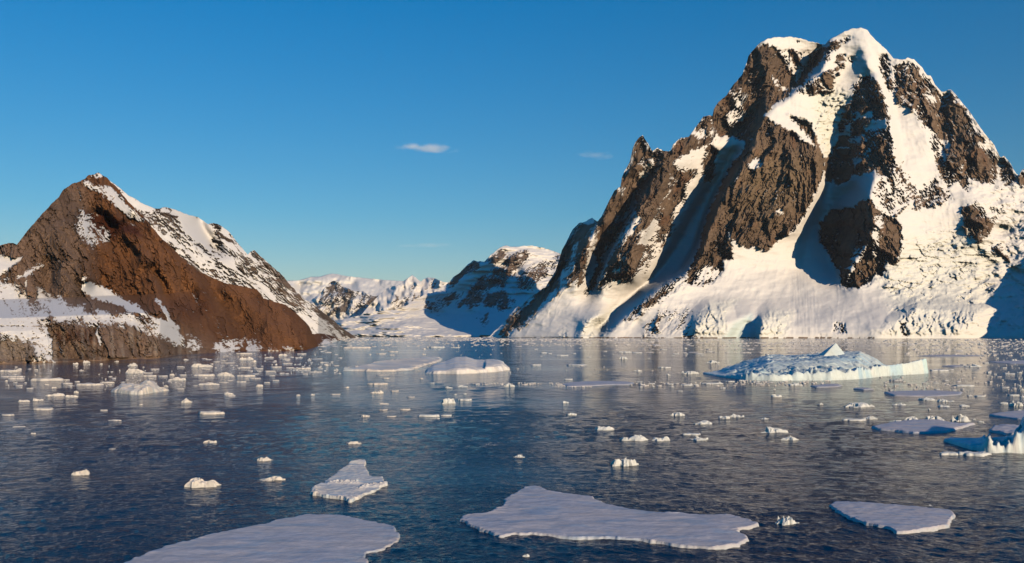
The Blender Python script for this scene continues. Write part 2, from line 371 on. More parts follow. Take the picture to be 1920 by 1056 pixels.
LINES_R = [
 ([(1110,408),(1085,421),(1063,454),(1053,472),(1042,509),(1022,541),(973,574),(941,610),(925,630)], (190,170,150,120,80)),
 ([(1120,425),(1103,450),(1079,490),(1063,515),(1050,540),(1022,568),(981,608),(950,630)], (-40,-60,-60,-40,-10)),
 ([(1205,256),(1194,290),(1180,325)], (-10,-30)),
 ([(1166,350),(1148,380),(1130,418),(1108,468),(1092,520),(1080,545)], (-60,-80,-60)),
 ([(1222,318),(1192,350),(1178,400),(1152,448),(1130,482),(1118,520),(1100,560)], (60,200,190,150,40)),
 ([(1232,322),(1207,368),(1190,403),(1167,442),(1150,474),(1138,500),(1120,535)], (-20,-90,-90,-20)),
 ([(1262,330),(1243,370),(1232,420),(1205,470)], (10,40,50)),([(1232,390),(1200,440),(1180,490)], (-60,-90)),
 ([(1085,440),(1070,480),(1055,520),(1000,580)], (130,130,60)),([(1128,430),(1112,470),(1096,520)], (60,70)),
 ([(1305,245),(1280,285),(1262,310),(1240,345),(1222,400),(1207,440),(1193,480),(1188,520)], (-10,-70,-110,-70)),
 ([(1385,285),(1368,297),(1350,318),(1332,350),(1298,405),(1278,445),(1250,490),(1218,528),(1175,565),(1120,615)], (100,220,250,190,60)),
 ([(1372,306),(1346,352),(1330,385),(1318,412),(1303,460),(1277,505),(1244,526),(1203,549)], (150,210,240,230,190,120,50)),
 ([(1330,300),(1316,330),(1308,350),(1296,380),(1268,430),(1245,470),(1215,520)], (60,140,140,100)),
 ([(1462,195),(1434,219),(1425,243),(1419,280),(1384,314),(1360,352),(1344,385),(1335,410),(1319,460),(1295,505),(1266,523),(1226,547),(1169,598),(1130,632)], (-60,-110,-160,-170,-140,-80,-30)),
 ([(1500,280),(1480,350),(1440,400),(1400,440),(1370,470)], (-100,-130,-110)),
 ([(1547,302),(1538,345),(1510,400),(1486,435)], (-20,-40)),
 ([(1560,300),(1552,345),(1538,390),(1515,440),(1503,500)], (150,150,80)),
 ([(1631,140),(1600,164),(1592,192),(1573,224),(1568,262),(1564,300),(1568,345)], (0,40,90,130,130)),
 ([(1640,145),(1659,186),(1666,224),(1674,280),(1676,327)], (-60,-140,-150)),
 ([(1655,120),(1672,190),(1686,250),(1694,310)], (10,-30,-60)),
 ([(1612,54),(1619,92),(1632,130)], (-20,-40)),
 ([(1559,77),(1546,108),(1538,136),(1503,160),(1480,172),(1466,190)], (-10,-60,-50)),
 ([(1545,88),(1530,112),(1512,136),(1490,160),(1470,180)], (150,190,110)),
 ([(1434,82),(1440,140),(1420,200),(1385,245)], (-20,-20,50,120)),
 ([(1419,90),(1404,112),(1393,145),(1365,185),(1345,215)], (20,0)),
 ([(1603,110),(1575,150),(1535,185)], (30,40)),
 ([(1548,205),(1552,250),(1555,285)], (40,80)),
 ([(1640,330),(1636,349),(1628,367),(1636,399),(1636,430),(1627,461),(1600,492),(1578,522)], (-150,-190,-200,-150,-110)),
 ([(1600,350),(1562,385),(1535,425),(1550,480),(1572,520)], (60,160,190,150,80)),
 ([(1500,520),(1530,540),(1570,548)], (0,-20)),
 ([(1690,430),(1690,480),(1662,520)], (-130,-90)),
 ([(1700,130),(1720,200),(1745,260),(1790,330)], (-20,-50,-60)),
 ([(1772,178),(1762,250),(1765,300)], (60,20)),
 ([(1788,190),(1822,260),(1835,330)], (-40,-60)),
 ([(1870,300),(1876,330)], 60),
 ([(1828,378),(1845,420),(1838,445)], (-100,-120)),
 ([(1868,428),(1885,444)], 0),
 ([(1420,620),(1418,590),(1440,575)], -10),
 ([(1362,630),(1368,612),(1385,596),(1410,588)], -60),
 ([(1375,631),(1385,620),(1402,605)], 0), ([(1410,630),(1412,612)], -15),
 ([(1424,630),(1418,615),(1430,592)], -70),
 ([(1170,632),(1200,610)], -20),
 ([(1300,632),(1305,600),(1330,575)], -70),
 ([(1290,632),(1295,600)], -40),
 ([(1060,632),(1068,618)], -40), ([(1085,632),(1100,606),(1130,590)], -70), ([(1078,632),(1085,610)], -35),
 ([(1640,632),(1680,595),(1720,570)], -60),
 ([(1790,625),(1830,590)], -60),
 ([(1850,632),(1880,560),(1900,500)], -10),
 ([(2050,390),(2060,500),(2090,632)], (-150,-420,-480)), ([(1880,520),(1900,560),(1890,600)], (-30,-10)), ([(1915,450),(1935,540),(1940,600)], (-10,-60,-60)),
 ([(1980,360),(2000,500),(2010,632)], (0,-150,-200)),
 ([(2300,460),(2350,632)], (-500,-600)),
]
rel_R = relief(900, 2900, 40, 640, LINES_R)
def depth_R(U, V):
    base = sinterp([(900,2450),(1000,2250),(1150,2130),(1400,2080),(1650,2020),(1920,2100),(2200,2100),(2900,2400)], U, 130)
    h = np.clip(634 - V, 0, 700)
    # cliffs of ice at the shore, then snow aprons, then steep faces
    prof = sinterp([(-40,0),(0,0),(14,8),(30,40),(95,250),(140,320),(300,430),(450,560),(590,690),(650,740)], h, 5 + h * 0.22) - 0
    prof_l = sinterp([(-40,0),(0,0),(20,30),(70,110),(120,160),(300,270),(600,640),(700,740)], h, 5 + h * 0.2)
    k = sstep(1150, 1350, U)
    cliff = soft_poly(U, V, [(1290,640),(1300,598),(1330,570),(1362,578),(1376,640)], 15) + soft_poly(U, V, [(1412,640),(1414,606),(1440,580),(1480,590),(1460,640)], 15) + soft_poly(U, V, [(1650,640),(1672,600),(1720,566),(1800,570),(1850,580),(1845,600),(1795,640)], 12)
    return base + (prof * k + prof_l * (1 - k)) + rel_R(U, V) - cliff * np.clip(h - 6, 0, 45) * 1.0 + 9 * fbm(U / 80, V / 34, 4, 57) * sstep(2, 20, h) + 22 * fbm(U / 38, V / 22, 4, 58) * sstep(1790, 1860, U) * sstep(2, 30, h)
ROCK_R = [  # (polygon, amount, edge softness)
 ([(935,628),(955,600),(985,570),(1018,536),(1036,505),(1044,470),(1063,446),(1083,416),(1105,412),(1126,400),(1148,356),(1162,336),(1178,300),(1188,262),(1205,246),(1222,276),(1255,276),(1280,250),(1297,240),(1317,210),(1337,212),(1350,240),(1345,262),(1318,280),(1308,315),(1298,345),(1288,380),(1268,400),(1262,440),(1240,468),(1222,490),(1205,518),(1180,530),(1150,530),(1125,548),(1095,555),(1078,530),(1062,535),(1045,552),(1015,575),(990,605),(970,618),(950,630)], 1.0, 11),
 ([(1312,300),(1330,268),(1347,285),(1343,312),(1335,345),(1318,340)], 1.0, 5),
 ([(1434,217),(1462,237),(1487,246),(1503,260),(1531,276),(1515,258),(1475,214),(1519,228),(1535,264),(1547,302),(1544,330),(1534,355),(1509,405),(1484,436),(1462,452),(1437,472),(1419,464),(1400,467),(1372,449),(1366,439),(1375,467),(1372,486),(1356,489),(1356,508),(1337,530),(1306,538),(1286,535),(1288,512),(1309,467),(1324,408),(1336,378),(1355,334),(1375,302),(1392,280),(1404,242),(1422,214)], 1.0, 3),
 ([(1292,510),(1303,528),(1262,547),(1230,570),(1200,592),(1172,612),(1162,602),(1195,572),(1230,545),(1262,520)], 0.75, 7),
 ([(1200,634),(1218,600),(1250,575),(1296,568),(1296,600),(1300,634)], 0.56, 12),
 ([(1270,640),(1280,622),(1310,620),(1312,640)], 0.7, 6),
 ([(1326,210),(1347,185),(1375,150),(1391,135),(1401,103),(1418,86),(1440,82),(1459,90),(1500,97),(1522,96),(1545,90),(1538,115),(1503,158),(1487,166),(1480,180),(1455,196),(1434,214),(1424,240),(1402,272),(1375,258),(1345,258),(1335,235)], 1.0, 4),
 ([(1516,102),(1530,92),(1548,88),(1543,112),(1504,160),(1486,168)], 1.0, 4),
 ([(1544,136),(1566,132),(1564,168),(1544,180),(1500,178),(1478,174),(1503,160)], 0.75, 5),
 ([(1566,105),(1584,100),(1586,122),(1572,138),(1562,130)], 0.8, 4), ([(1590,108),(1603,106),(1600,118),(1590,122)], 0.8, 3),
 ([(1559,78),(1585,70),(1597,68),(1580,86),(1562,97),(1550,118),(1541,116),(1547,92)], 0.8, 4),
 ([(1631,140),(1650,160),(1662,190),(1668,224),(1677,280),(1679,325),(1665,338),(1640,322),(1600,332),(1572,352),(1558,344),(1553,300),(1567,262),(1575,224),(1594,192),(1600,164),(1615,145)], 0.96, 5),
 ([(1544,300),(1560,280),(1562,345),(1546,345)], 1.0, 3),  # couloir in shadow: its darkness is put in as rock colour
 ([(1535,420),(1537,455),(1548,470),(1562,500),(1575,517),(1573,537),(1590,543),(1615,540),(1637,528),(1640,520),(1658,520),(1660,490),(1680,498),(1692,465),(1690,420),(1670,405),(1645,392),(1634,372),(1622,372),(1600,388),(1560,392)], 1.0, 4),
 ([(1648,105),(1661,102),(1671,124),(1676,182),(1660,163),(1648,131)], 0.85, 4),
 ([(1672,118),(1697,113),(1716,122),(1735,145),(1745,150),(1767,180),(1783,175),(1812,205),(1830,240),(1848,262),(1875,300),(1872,328),(1862,345),(1818,338),(1815,360),(1796,342),(1775,352),(1757,325),(1752,290),(1745,270),(1728,240),(1708,210),(1692,200),(1680,185)], 0.93, 6),
 ([(1634,364),(1650,330),(1665,300),(1690,305),(1700,330),(1720,352),(1740,340),(1756,325),(1775,355),(1785,375),(1765,390),(1745,385),(1725,398),(1700,388),(1680,405),(1660,395)], 0.72, 10),
 ([(1800,392),(1828,377),(1844,392),(1866,420),(1853,449),(1831,455),(1815,442),(1806,424)], 0.95, 5),
 ([(1846,390),(1880,385),(1885,400),(1868,415)], 0.56, 6),
 ([(1856,467),(1881,455),(1892,475),(1900,486),(1887,496),(1870,480)], 0.75, 6),
 ([(1560,624),(1563,606),(1585,607),(1584,624)], 0.9, 3), ([(1530,636),(1535,628),(1548,629),(1550,636)], 0.8, 3),
 ([(1873,300),(1883,296),(1895,312),(1908,335),(1895,350),(1880,356),(1872,330)], 0.85, 5), ([(1908,338),(1918,322),(1932,330),(1960,350),(1915,352)], 0.9, 4),
 ([(1690,634),(1680,610),(1700,600),(1706,634)], 0.58, 5),
 ([(2000,380),(2200,400),(2500,480),(2700,560),(2650,620),(2300,560),(2100,500),(1990,430)], 0.9, 12),
]
SNOW_R = [
 ([(1192,352),(1200,356),(1186,400),(1168,440),(1148,480),(1132,500),(1128,485),(1150,446),(1172,405)], 0.62, 5), ([(1255,330),(1268,335),(1255,372),(1240,400),(1236,392),(1248,362)], 0.4, 5),
 ([(1290,400),(1268,440),(1245,470),(1225,500),(1190,530),(1180,522),(1215,485),(1240,450),(1265,415)], 0.25, 8), ([(1075,455),(1088,450),(1075,500),(1052,535),(1046,530),(1064,495)], 0.5, 5),
 ([(1150,505),(1180,498),(1178,508),(1152,514)], 0.5, 4), ([(1165,400),(1172,405),(1150,440),(1140,436)], 0.4, 4), ([(1335,225),(1341,240),(1338,262),(1330,250)], 0.4, 4),
 ([(1258,305),(1290,290),(1292,278),(1326,283),(1310,318),(1285,322)], 0.75, 5), ([(1192,401),(1205,413),(1180,445),(1165,462),(1175,425)], 0.7, 4),
 ([(1227,415),(1238,425),(1222,465),(1193,462),(1200,430)], 0.7, 5), ([(1112,430),(1122,450),(1113,475),(1118,500),(1100,540),(1085,555),(1100,500),(1100,460)], 0.6, 5),
 ([(1100,440),(1116,420),(1126,428),(1112,455),(1098,470)], 0.35, 5), ([(1200,470),(1232,458),(1236,470),(1205,490)], 0.3, 6), ([(1285,350),(1300,338),(1306,350),(1290,372)], 0.5, 5), ([(1300,250),(1325,236),(1330,250),(1310,268)], 0.5, 5), ([(1360,215),(1392,205),(1398,222),(1370,235)], 0.25, 6), ([(1060,560),(1080,540),(1092,548),(1072,575)], 0.5, 5),
 ([(1125,508),(1145,480),(1135,510),(1118,545),(1105,560)], 0.7, 4), ([(1160,475),(1185,462),(1175,490),(1160,500)], 0.5, 6),
 ([(1184,350),(1192,352),(1190,400),(1183,410)], 0.8, 3), ([(1155,352),(1172,352),(1166,375),(1160,360)], 0.6, 4),
 ([(1085,412),(1098,404),(1116,404),(1112,418),(1095,420)], 0.8, 3), ([(1195,312),(1222,300),(1225,312),(1205,335),(1196,335)], 0.5, 5),
 ([(1459,90),(1472,88),(1482,115),(1502,135),(1495,152),(1480,125)], 0.55, 4), ([(1500,97),(1519,96),(1512,120),(1500,128)], 0.4, 5),
 ([(1370,172),(1388,166),(1400,180),(1388,205),(1375,190)], 0.5, 4), ([(1445,142),(1475,165),(1482,178),(1462,170)], 0.5, 3),
 ([(1400,310),(1415,295),(1440,310),(1430,320),(1405,318)], 0.55, 4),
 ([(1618,232),(1660,225),(1662,238),(1625,248)], 0.75, 4), ([(1582,235),(1597,230),(1595,250),(1584,250)], 0.7, 3), ([(1605,215),(1635,210),(1636,218),(1608,224)], 0.6, 3),
 ([(1600,300),(1640,265),(1645,275),(1620,300),(1605,312)], 0.6, 5), ([(1590,262),(1650,240),(1655,250),(1600,275)], 0.3, 5),
 ([(1690,185),(1707,200),(1742,250),(1732,262),(1712,258),(1698,230)], 0.75, 5), ([(1728,165),(1760,190),(1758,196),(1730,178)], 0.5, 4),
 ([(1740,240),(1756,245),(1748,258),(1735,252)], 0.5, 3), ([(1831,272),(1850,266),(1866,276),(1850,282)], 0.8, 3), ([(1755,260),(1775,265),(1800,300),(1806,320),(1780,300),(1760,285)], 0.5, 5),
 ([(1300,536),(1320,500),(1345,505),(1340,520)], 0.5, 5), ([(1458,395),(1470,394),(1468,403),(1455,400)], 0.6, 3), ([(1640,410),(1652,400),(1655,440),(1640,480),(1635,450)], 0.45, 4),
 ([(1600,470),(1625,462),(1600,505),(1590,520)], 0.45, 4),
]
def paint_R(U, V, D):
    rk = np.zeros(U.shape)
    wob = 3.0
    Uw = U + wob * fbm(U / 9, V / 9, 3, 91); Vw = V + wob * fbm(U / 9, V / 9, 3, 92)
    for p, a, s in ROCK_R: rk = np.maximum(rk, a * soft_poly(Uw, Vw, p, s))
    for p, a, s in SNOW_R: rk = rk * (1 - a * soft_poly(Uw, Vw, p, s))
    # rocks at the foot, just above the water
    foot = sstep(631.2, 633.2, V) * 0.9 * (fbm(U / 14, V * 0 + 2, 3, 77) > -0.25)
    rk = np.maximum(rk, foot * (U < 1640))
    lean = np.where(U < 1480, 0.42, -0.18) * sstep(0, 60, np.abs(U - 1540)) 
    def rc(U, V, r, f, n1):
        g = fbm(U / 60, V / 60, 3, 5); c = np.array([0.180, 0.128, 0.092])[None, None] * (1 + 0.10 * f[..., None] + 0.12 * r[..., None] + 0.22 * fbm(U / 7 + V / 12, V / 30, 4, 16)[..., None] + 0.2 * g[..., None])
        red = sstep(0.25, 0.75, fbm(U / 30 + 3, V / 45, 4, 15)); c = c * (1 - 0.45 * red[..., None]) + np.array([0.20, 0.095, 0.05]) * 0.45 * red[..., None]
        ol = soft_poly(U, V, [(1380,330),(1440,290),(1540,300),(1520,370),(1440,420),(1380,400)], 30)
        return np.clip(c * (1 - 0.45 * ol[..., None]) + 0.45 * ol[..., None] * np.array([0.24, 0.178, 0.105]), 0.03, 0.5)
    tint, rock, dd = finish_paint(U, V, D, rk, 15.0, lean, 200, 1.0, 0.09, rc, mot=0.85, ledge=0.45)
    # icefall and ice cliffs: broken seracs
    ice = soft_poly(U, V, [(1690,450),(1760,440),(1830,440),(1880,470),(1860,540),(1850,590),(1800,636),(1640,636),(1680,600),(1660,560),(1650,520)], 18)
    cl = soft_poly(U, V, [(1290,640),(1300,598),(1330,566),(1385,560),(1362,590),(1362,640)], 6) + soft_poly(U, V, [(1412,640),(1414,606),(1440,580),(1490,585),(1470,640)], 8) + soft_poly(U, V, [(1080,640),(1095,600),(1150,575),(1170,590),(1130,640)], 8) + 0.6 * soft_poly(U, V, [(1040,640),(1060,615),(1075,640)], 5)
    ice = np.clip(ice + cl, 0, 1) * (1 - rock)
    d, val = cells(U / 13 + 0.5 * fbm(U / 20, V / 20, 2, 33), V / 9, 61); d2, v2 = cells(U / 5.5 + V / 30, V / 4.2, 62)
    cliffy = np.clip(cl + soft_poly(U, V, [(1640,636),(1690,585),(1860,575),(1800,640)], 8), 0, 1)
    ser = facets(U / 52 + 0.4 * fbm(U / 40, V / 40, 2, 34), V / 22, 69) * 26 + facets(U / 19 + 0.5 * fbm(U / 20, V / 20, 2, 33), V / 10, 61) * 20 + facets(U / 7 + V / 40, V / 4.5, 66) * 9 - ridged(U / 34 + V / 50, V / 15, 5, 63, 0.6) * 12
    flut = -ridged(U / 12 + 0.6 * fbm(U / 15, V / 15, 3, 8), V / 40, 5, 64) * 9 + facets(U / 9, V / 12, 67) * 8
    pat = sstep(-0.5, 0.6, fbm(U / 45, V / 25, 3, 68))
    dd = dd + ice * (ser * (1 - cliffy) * (0.3 + 0.7 * pat) + flut * cliffy) * 0.6
    it = np.array([0.82, 0.86, 0.82]); tint = tint * (1 - 0.6 * ice[..., None]) + it * 0.6 * ice[..., None]
    # hanging glacier between the two summits
    hg = soft_poly(U, V, [(1525,175),(1580,170),(1600,190),(1570,225),(1560,300),(1545,295),(1530,240)], 10) * (1 - rock)
    dd = dd + hg * (v2 - 0.5) * 12 + hg * (val - 0.5) * 14
    tint = tint * (1 - 0.5 * hg[..., None]) + np.array([0.80, 0.86, 0.76]) * 0.5 * hg[..., None]
    blue = soft_poly(U, V, [(1355,636),(1375,605),(1410,588),(1418,636)], 5)  # shade of the shore recess painted into the ice as a blue tint
    tint = tint * (1 - blue[..., None] * (1 - rock)[..., None]) + np.array([0.66, 0.80, 0.84]) * (blue * (1 - rock))[..., None]
    return tint, rock, dd
us = np.concatenate([np.arange(905, 1935, 1.5), np.linspace(1940, 2880, 110)])
mountain('snowy_mountain', 'towering brown rock peak with snow gullies and glacier on the right', MAT_MID, us, SKY_R, depth_R, paint_R, 400, jag=(2.2, 13.0), back=lambda u: interp([(900,0.05),(1200,0.12),(1500,0.22),(1900,0.3)], u), seed=4)

# ---- distant ranges across the channel ---------------------------------------------
def rock_far(base, seed):
    b = np.array(base)
    return lambda U, V, r, f, n1: np.clip(b[None, None] * (1 + 0.12 * f[..., None]), 0.03, 0.5)
SKY_4 = [(520,606),(560,604),(600,605),(640,600),(670,592),(700,585),(740,581),(760,574),(780,560),(800,551),(815,548),(840,531),(850,520),(862,511),(875,498),(888,488),(895,491),(900,489),(908,491),(914,484),(925,474),(940,463),(950,460),(957,463),(972,462),(985,461),(1000,461),(1020,465),(1030,468),(1048,474),(1070,490),(1100,510),(1200,560),(1300,600),(1380,633)]
L4 = [([(950,462),(930,480),(900,500),(870,525),(845,545),(815,575),(790,590)], (-60,-90,-80)),
      ([(888,488),(860,515),(835,540)], -50), ([(925,500),(890,530),(860,560),(830,580)], 90),
      ([(985,490),(965,515),(930,545),(905,570),(890,600)], 110), ([(960,470),(980,500),(1000,530),(990,570)], -60),
      ([(1040,480),(1020,520),(1000,560)], 100), ([(700,600),(760,590),(820,600)], -60), ([(640,620),(700,615),(800,620)], -60)]
rel_4 = relief(500, 1400, 440, 640, L4)
def depth_4(U, V):
    base = interp([(520,3400),(600,2950),(640,2750),(760,2620),(900,2600),(1100,2800),(1400,3300)], U)
    k = sstep(700, 900, U)
    h = np.clip(634 - V, 0, 400)
    return base + interp([(0,0),(6,10),(45,1150),(80,1550),(180,2150)], h) * (0.22 + 0.78 * k) + rel_4(U, V) + 60 * fbm(U / 60, V / 14, 4, 55)
R4 = [([(782,583),(800,562),(830,545),(845,535),(835,550),(870,548),(860,565),(830,578),(822,592),(800,585)], 0.82, 8), ([(838,532),(862,505),(890,486),(905,490),(895,505),(870,520),(850,536)], 0.95, 5),
      ([(855,560),(880,540),(905,520),(930,500),(950,485),(985,470),(1000,480),(975,505),(955,530),(925,545),(890,560)], 0.8, 9),
      ([(905,490),(925,474),(940,468),(950,480),(930,495)], 0.6, 6), ([(960,520),(985,500),(1010,495),(1048,478),(1060,500),(1030,520),(1000,540),(970,545)], 0.74, 9),
      ([(855,566),(900,545),(950,545),(965,565),(950,585),(930,580),(905,570),(880,575),(860,575)], 0.8, 7), ([(895,598),(915,585),(920,612),(905,612)], 0.6, 5)]
def mk_paint(polys, s, seed, amp, rc, mot=0.6, lean=0.5, snow_amp=0.1, lim=None):
    def f(U, V, D):
        rk = np.zeros(U.shape); Uw = U + 2.5 * fbm(U / 9, V / 9, 3, 91 + seed); Vw = V + 2.5 * fbm(U / 9, V / 9, 3, 92 + seed)
        for p, a, sf in polys: rk = np.maximum(rk, a * soft_poly(Uw, Vw, p, sf))
        return finish_paint(U, V, D, rk, s, lean, seed, amp, snow_amp, rc, mot=mot, ledge=0.45)
    return f
mountain('far_snowy_mountain', 'far snow capped mountain with dark ribs above a smooth glacier', MAT_MID, np.arange(522, 1385, 1.6), SKY_4, depth_4,
         mk_paint(R4, 14.0, 300, 0.8, rock_far((0.15, 0.11, 0.085), 1)), 150, jag=(1.2, 8), seed=11, back=0.4)
SKY_3 = [(640,634),(670,600),(690,575),(700,565),(712,552),(725,541),(735,537),(745,535),(752,531),(765,521),(773,516),(780,521),(786,526),(790,528),(795,523),(802,520),(812,521),(825,526),(835,530),(850,530),(900,560),(1000,634)]
def depth_3(U, V): return 5200 + np.clip(634 - V, 0, 200) * 9 + 160 * fbm(U / 30, V / 40, 3, 71)
mountain('far_white_peak', 'small white twin peaks in front of the distant snow range', MAT_FAR, np.arange(640, 1000, 1.6), SKY_3, depth_3,
         mk_paint([([(790,540),(810,520),(840,530),(840,545)], 0.5, 6), ([(765,545),(775,530),(790,545)], 0.52, 6), ([(730,560),(750,550),(800,556),(790,575),(740,578)], 0.5, 8)], 9.0, 320, 1.3, rock_far((0.17, 0.13, 0.10), 2), snow_amp=0.3), 90, jag=(0.8, 7), seed=12, back=0.3)
SKY_2 = [(520,634),(560,590),(585,562),(600,550),(610,538),(618,530),(625,526),(632,527),(640,535),(652,541),(665,546),(680,546),(692,552),(700,556),(712,554),(722,557),(740,566),(780,600),(830,634)]
def depth_2(U, V): return 6000 + np.clip(634 - V, 0, 200) * 8 + 200 * fbm(U / 26, V / 34, 3, 72)
mountain('far_rocky_hill', 'dark rocky hill streaked with snow at the end of the channel', MAT_FAR, np.arange(520, 830, 1.6), SKY_2, depth_2,
         mk_paint([([(585,575),(600,552),(625,522),(650,538),(665,546),(700,552),(725,553),(740,570),(720,585),(690,580),(660,590),(620,590)], 0.70, 6), ([(655,545),(680,545),(720,555),(735,565),(710,580),(685,570)], 0.85, 5)], 11.0, 340, 0.9, rock_far((0.15, 0.12, 0.10), 3), mot=0.85), 90, jag=(1.2, 6), seed=13, back=0.25)
SKY_1 = [(420,634),(480,545),(520,528),(545,526),(560,526),(583,519),(600,519),(612,515),(622,513),(632,514),(650,518),(680,521),(720,525),(760,527),(800,528),(900,535),(1000,560),(1150,634)]
def depth_1(U, V): return 11000 + np.clip(634 - V, 0, 200) * 24 + 260 * fbm(U / 50, V / 30, 4, 73)
mountain('distant_snow_range', 'pale snow range on the horizon beyond all the other peaks', MAT_FAR, np.arange(420, 1150, 2.0), SKY_1, depth_1,
         mk_paint([([(560,545),(640,530),(700,535),(700,560),(560,570)], 0.30, 10)], 16.0, 360, 0.4, rock_far((0.2, 0.17, 0.15), 4), snow_amp=0.35), 60, jag=(0.7, 9), seed=14, back=0.3)

# ---- left: grey ridge behind, brown mountain in front -------------------------------
SKY_G = [(120,420),(180,352),(205,338),(215,345),(228,355),(240,366),(255,374),(270,383),(290,391),(300,391),(310,388),(325,392),(345,400),(358,404),(370,407),(380,413),(390,420),(402,418),(415,424),(430,435),(438,446),(445,455),(455,466),(465,478),(470,472),(476,469),(485,477),(495,486),(505,495),(525,512),(535,523),(545,535),(557,548),(570,560),(585,570),(600,581),(615,592),(630,605),(645,617),(660,628),(675,633)]
LG = [([(300,392),(330,430),(380,470),(430,500)], -0.03), ([(390,422),(415,450),(445,490)], (0.0,-0.03)), ([(372,410),(392,450),(410,470)], 0.03),
      ([(476,470),(482,500),(485,530)], (-0.04,-0.02)), ([(500,500),(530,540),(560,570),(600,600)], -0.02)]
rel_G = relief(100, 700, 330, 700, LG)
def depth_G(U, V):
    base = interp([(120,800),(300,900),(450,1050),(597,1220),(640,1900),(675,2200)], U)
    h = np.clip(640 - V, 0, 400) / 300
    return base * (1 + 0.33 * h) * (1 + rel_G(U, V))
RG = [([(100,330),(700,330),(700,660),(100,660)], 0.74, 4)]
SG = [([(325,390),(370,404),(393,418),(405,432),(388,463),(367,450),(345,430)], 1.0, 5), ([(410,430),(420,424),(432,440),(425,446)], 1.0, 3), ([(421,450),(448,457),(448,475),(418,465)], 0.8, 5),
      ([(400,476),(450,487),(448,508),(420,500)], 0.7, 5), ([(150,338),(175,346),(205,352),(235,385),(268,408),(302,432),(335,455),(365,478),(400,495),(395,508),(360,490),(325,468),(288,446),(255,422),(225,395),(200,365),(170,352)], 0.46, 6),
      ([(212,344),(235,362),(262,378),(292,388),(285,398),(265,398),(240,378)], 0.9, 4), ([(495,500),(520,520),(560,570),(600,600),(585,600),(540,560),(510,530)], 0.45, 7),
      ([(560,590),(600,600),(640,625),(640,636),(600,625),(570,612)], 0.6, 7), ([(488,535),(510,548),(540,575),(520,572),(495,555)], 0.4, 6)]
def paint_G(U, V, D):
    rk = np.zeros(U.shape); Uw = U + 3 * fbm(U / 9, V / 9, 3, 491); Vw = V + 3 * fbm(U / 9, V / 9, 3, 492)
    for p, a, s in RG: rk = np.maximum(rk, a * soft_poly(Uw, Vw, p, s))
    for p, a, s in SG: rk = rk * (1 - a * soft_poly(Uw, Vw, p, s))
    rc = lambda U, V, r, f, n1: np.clip(np.array([0.135, 0.10, 0.08])[None, None] * (1 + 0.12 * f[..., None]), 0.03, 0.5)
    return finish_paint(U, V, D, rk, 13.0, -0.9, 500, 0.8, 0.12, rc, mot=1.0, ledge=0.5)
mountain('grey_ridge', 'grey rock ridge mottled with snow sloping down behind the brown mountain', MAT_NEAR, np.arange(120, 676, 1.4), SKY_G, depth_G, paint_G, 190, jag=(1.4, 8), seed=21, back=0.35)

SKY_B = [(-560,600),(-400,560),(-250,520),(-100,478),(-30,465),(0,460),(20,455),(32,458),(45,441),(62,421),(80,400),(95,384),(110,370),(118,357),(125,352),(135,345),(145,342),(160,335),(166,329),(172,328),(180,325),(186,324),(193,329),(200,332),(207,341),(216,347),(240,378),(265,402),(300,444),(340,482),(370,508),(421,531),(482,543),(494,560),(536,572),(558,590),(573,604),(580,611),(586,627),(592,640),(596,646),(604,650)]
LB = [([(140,600),(200,598),(260,606)], 0.02), ([(110,650),(120,620)], -0.012), ([(150,660),(160,625)], 0.01), ([(200,660),(210,625)], -0.012), ([(250,660),(262,630)], 0.012), ([(300,655),(305,635)], -0.01), ([(350,450),(390,530),(440,600),(470,640)], 0.006), ([(180,360),(230,430),(290,490),(340,560),(360,610)], -0.022), ([(172,332),(200,338)], 0.0), ([(125,358),(150,420),(163,500),(168,525)], (-0.01,-0.05,-0.05)), ([(90,490),(95,520),(93,545)], 0.02), ([(100,440),(115,500),(120,560)], -0.05),
      ([(45,450),(60,500),(60,540)], (0,-0.02)), ([(215,450),(200,480),(178,545)], 0.02), ([(230,400),(262,470),(292,520),(303,570),(325,610)], (0.0,-0.05,-0.06,-0.02)),
      ([(280,500),(300,530),(312,580)], 0.05), ([(330,470),(400,580),(430,630)], -0.03), ([(345,540),(380,590)], 0.01), ([(420,540),(500,600),(560,640)], -0.05), ([(180,400),(220,430),(250,410)], 0.05), ([(215,440),(260,480)], 0.01)]
rel_B = relief(-600, 640, 310, 700, LB)
def depth_B(U, V):
    base = HC * F / (interp([(-560,690),(-200,686),(0,682),(150,678),(240,674),(300,671),(340,665),(400,661),(460,658),(520,657),(575,655),(592,650),(604,647)], U) - HOR)
    h = np.clip(interp([(0,682),(300,671),(592,650)], U) - V, 0, 400)
    pa = interp([(0,0),(60,0.06),(85,0.10),(120,0.42),(200,0.55),(360,0.85)], h)      # cliff, terrace, upper face
    pb = interp([(0,0),(20,0.05),(100,0.25),(250,0.5)], h)
    k = sstep(240, 420, U)
    return base * (1 + (pa * (1 - k) + pb * k)) * (1 + rel_B(U, V))
TERR = [(-600,545),(0,545),(60,560),(140,585),(300,606),(345,640),(320,650),(200,612),(100,606),(80,640),(60,640),(0,636),(-600,650)]
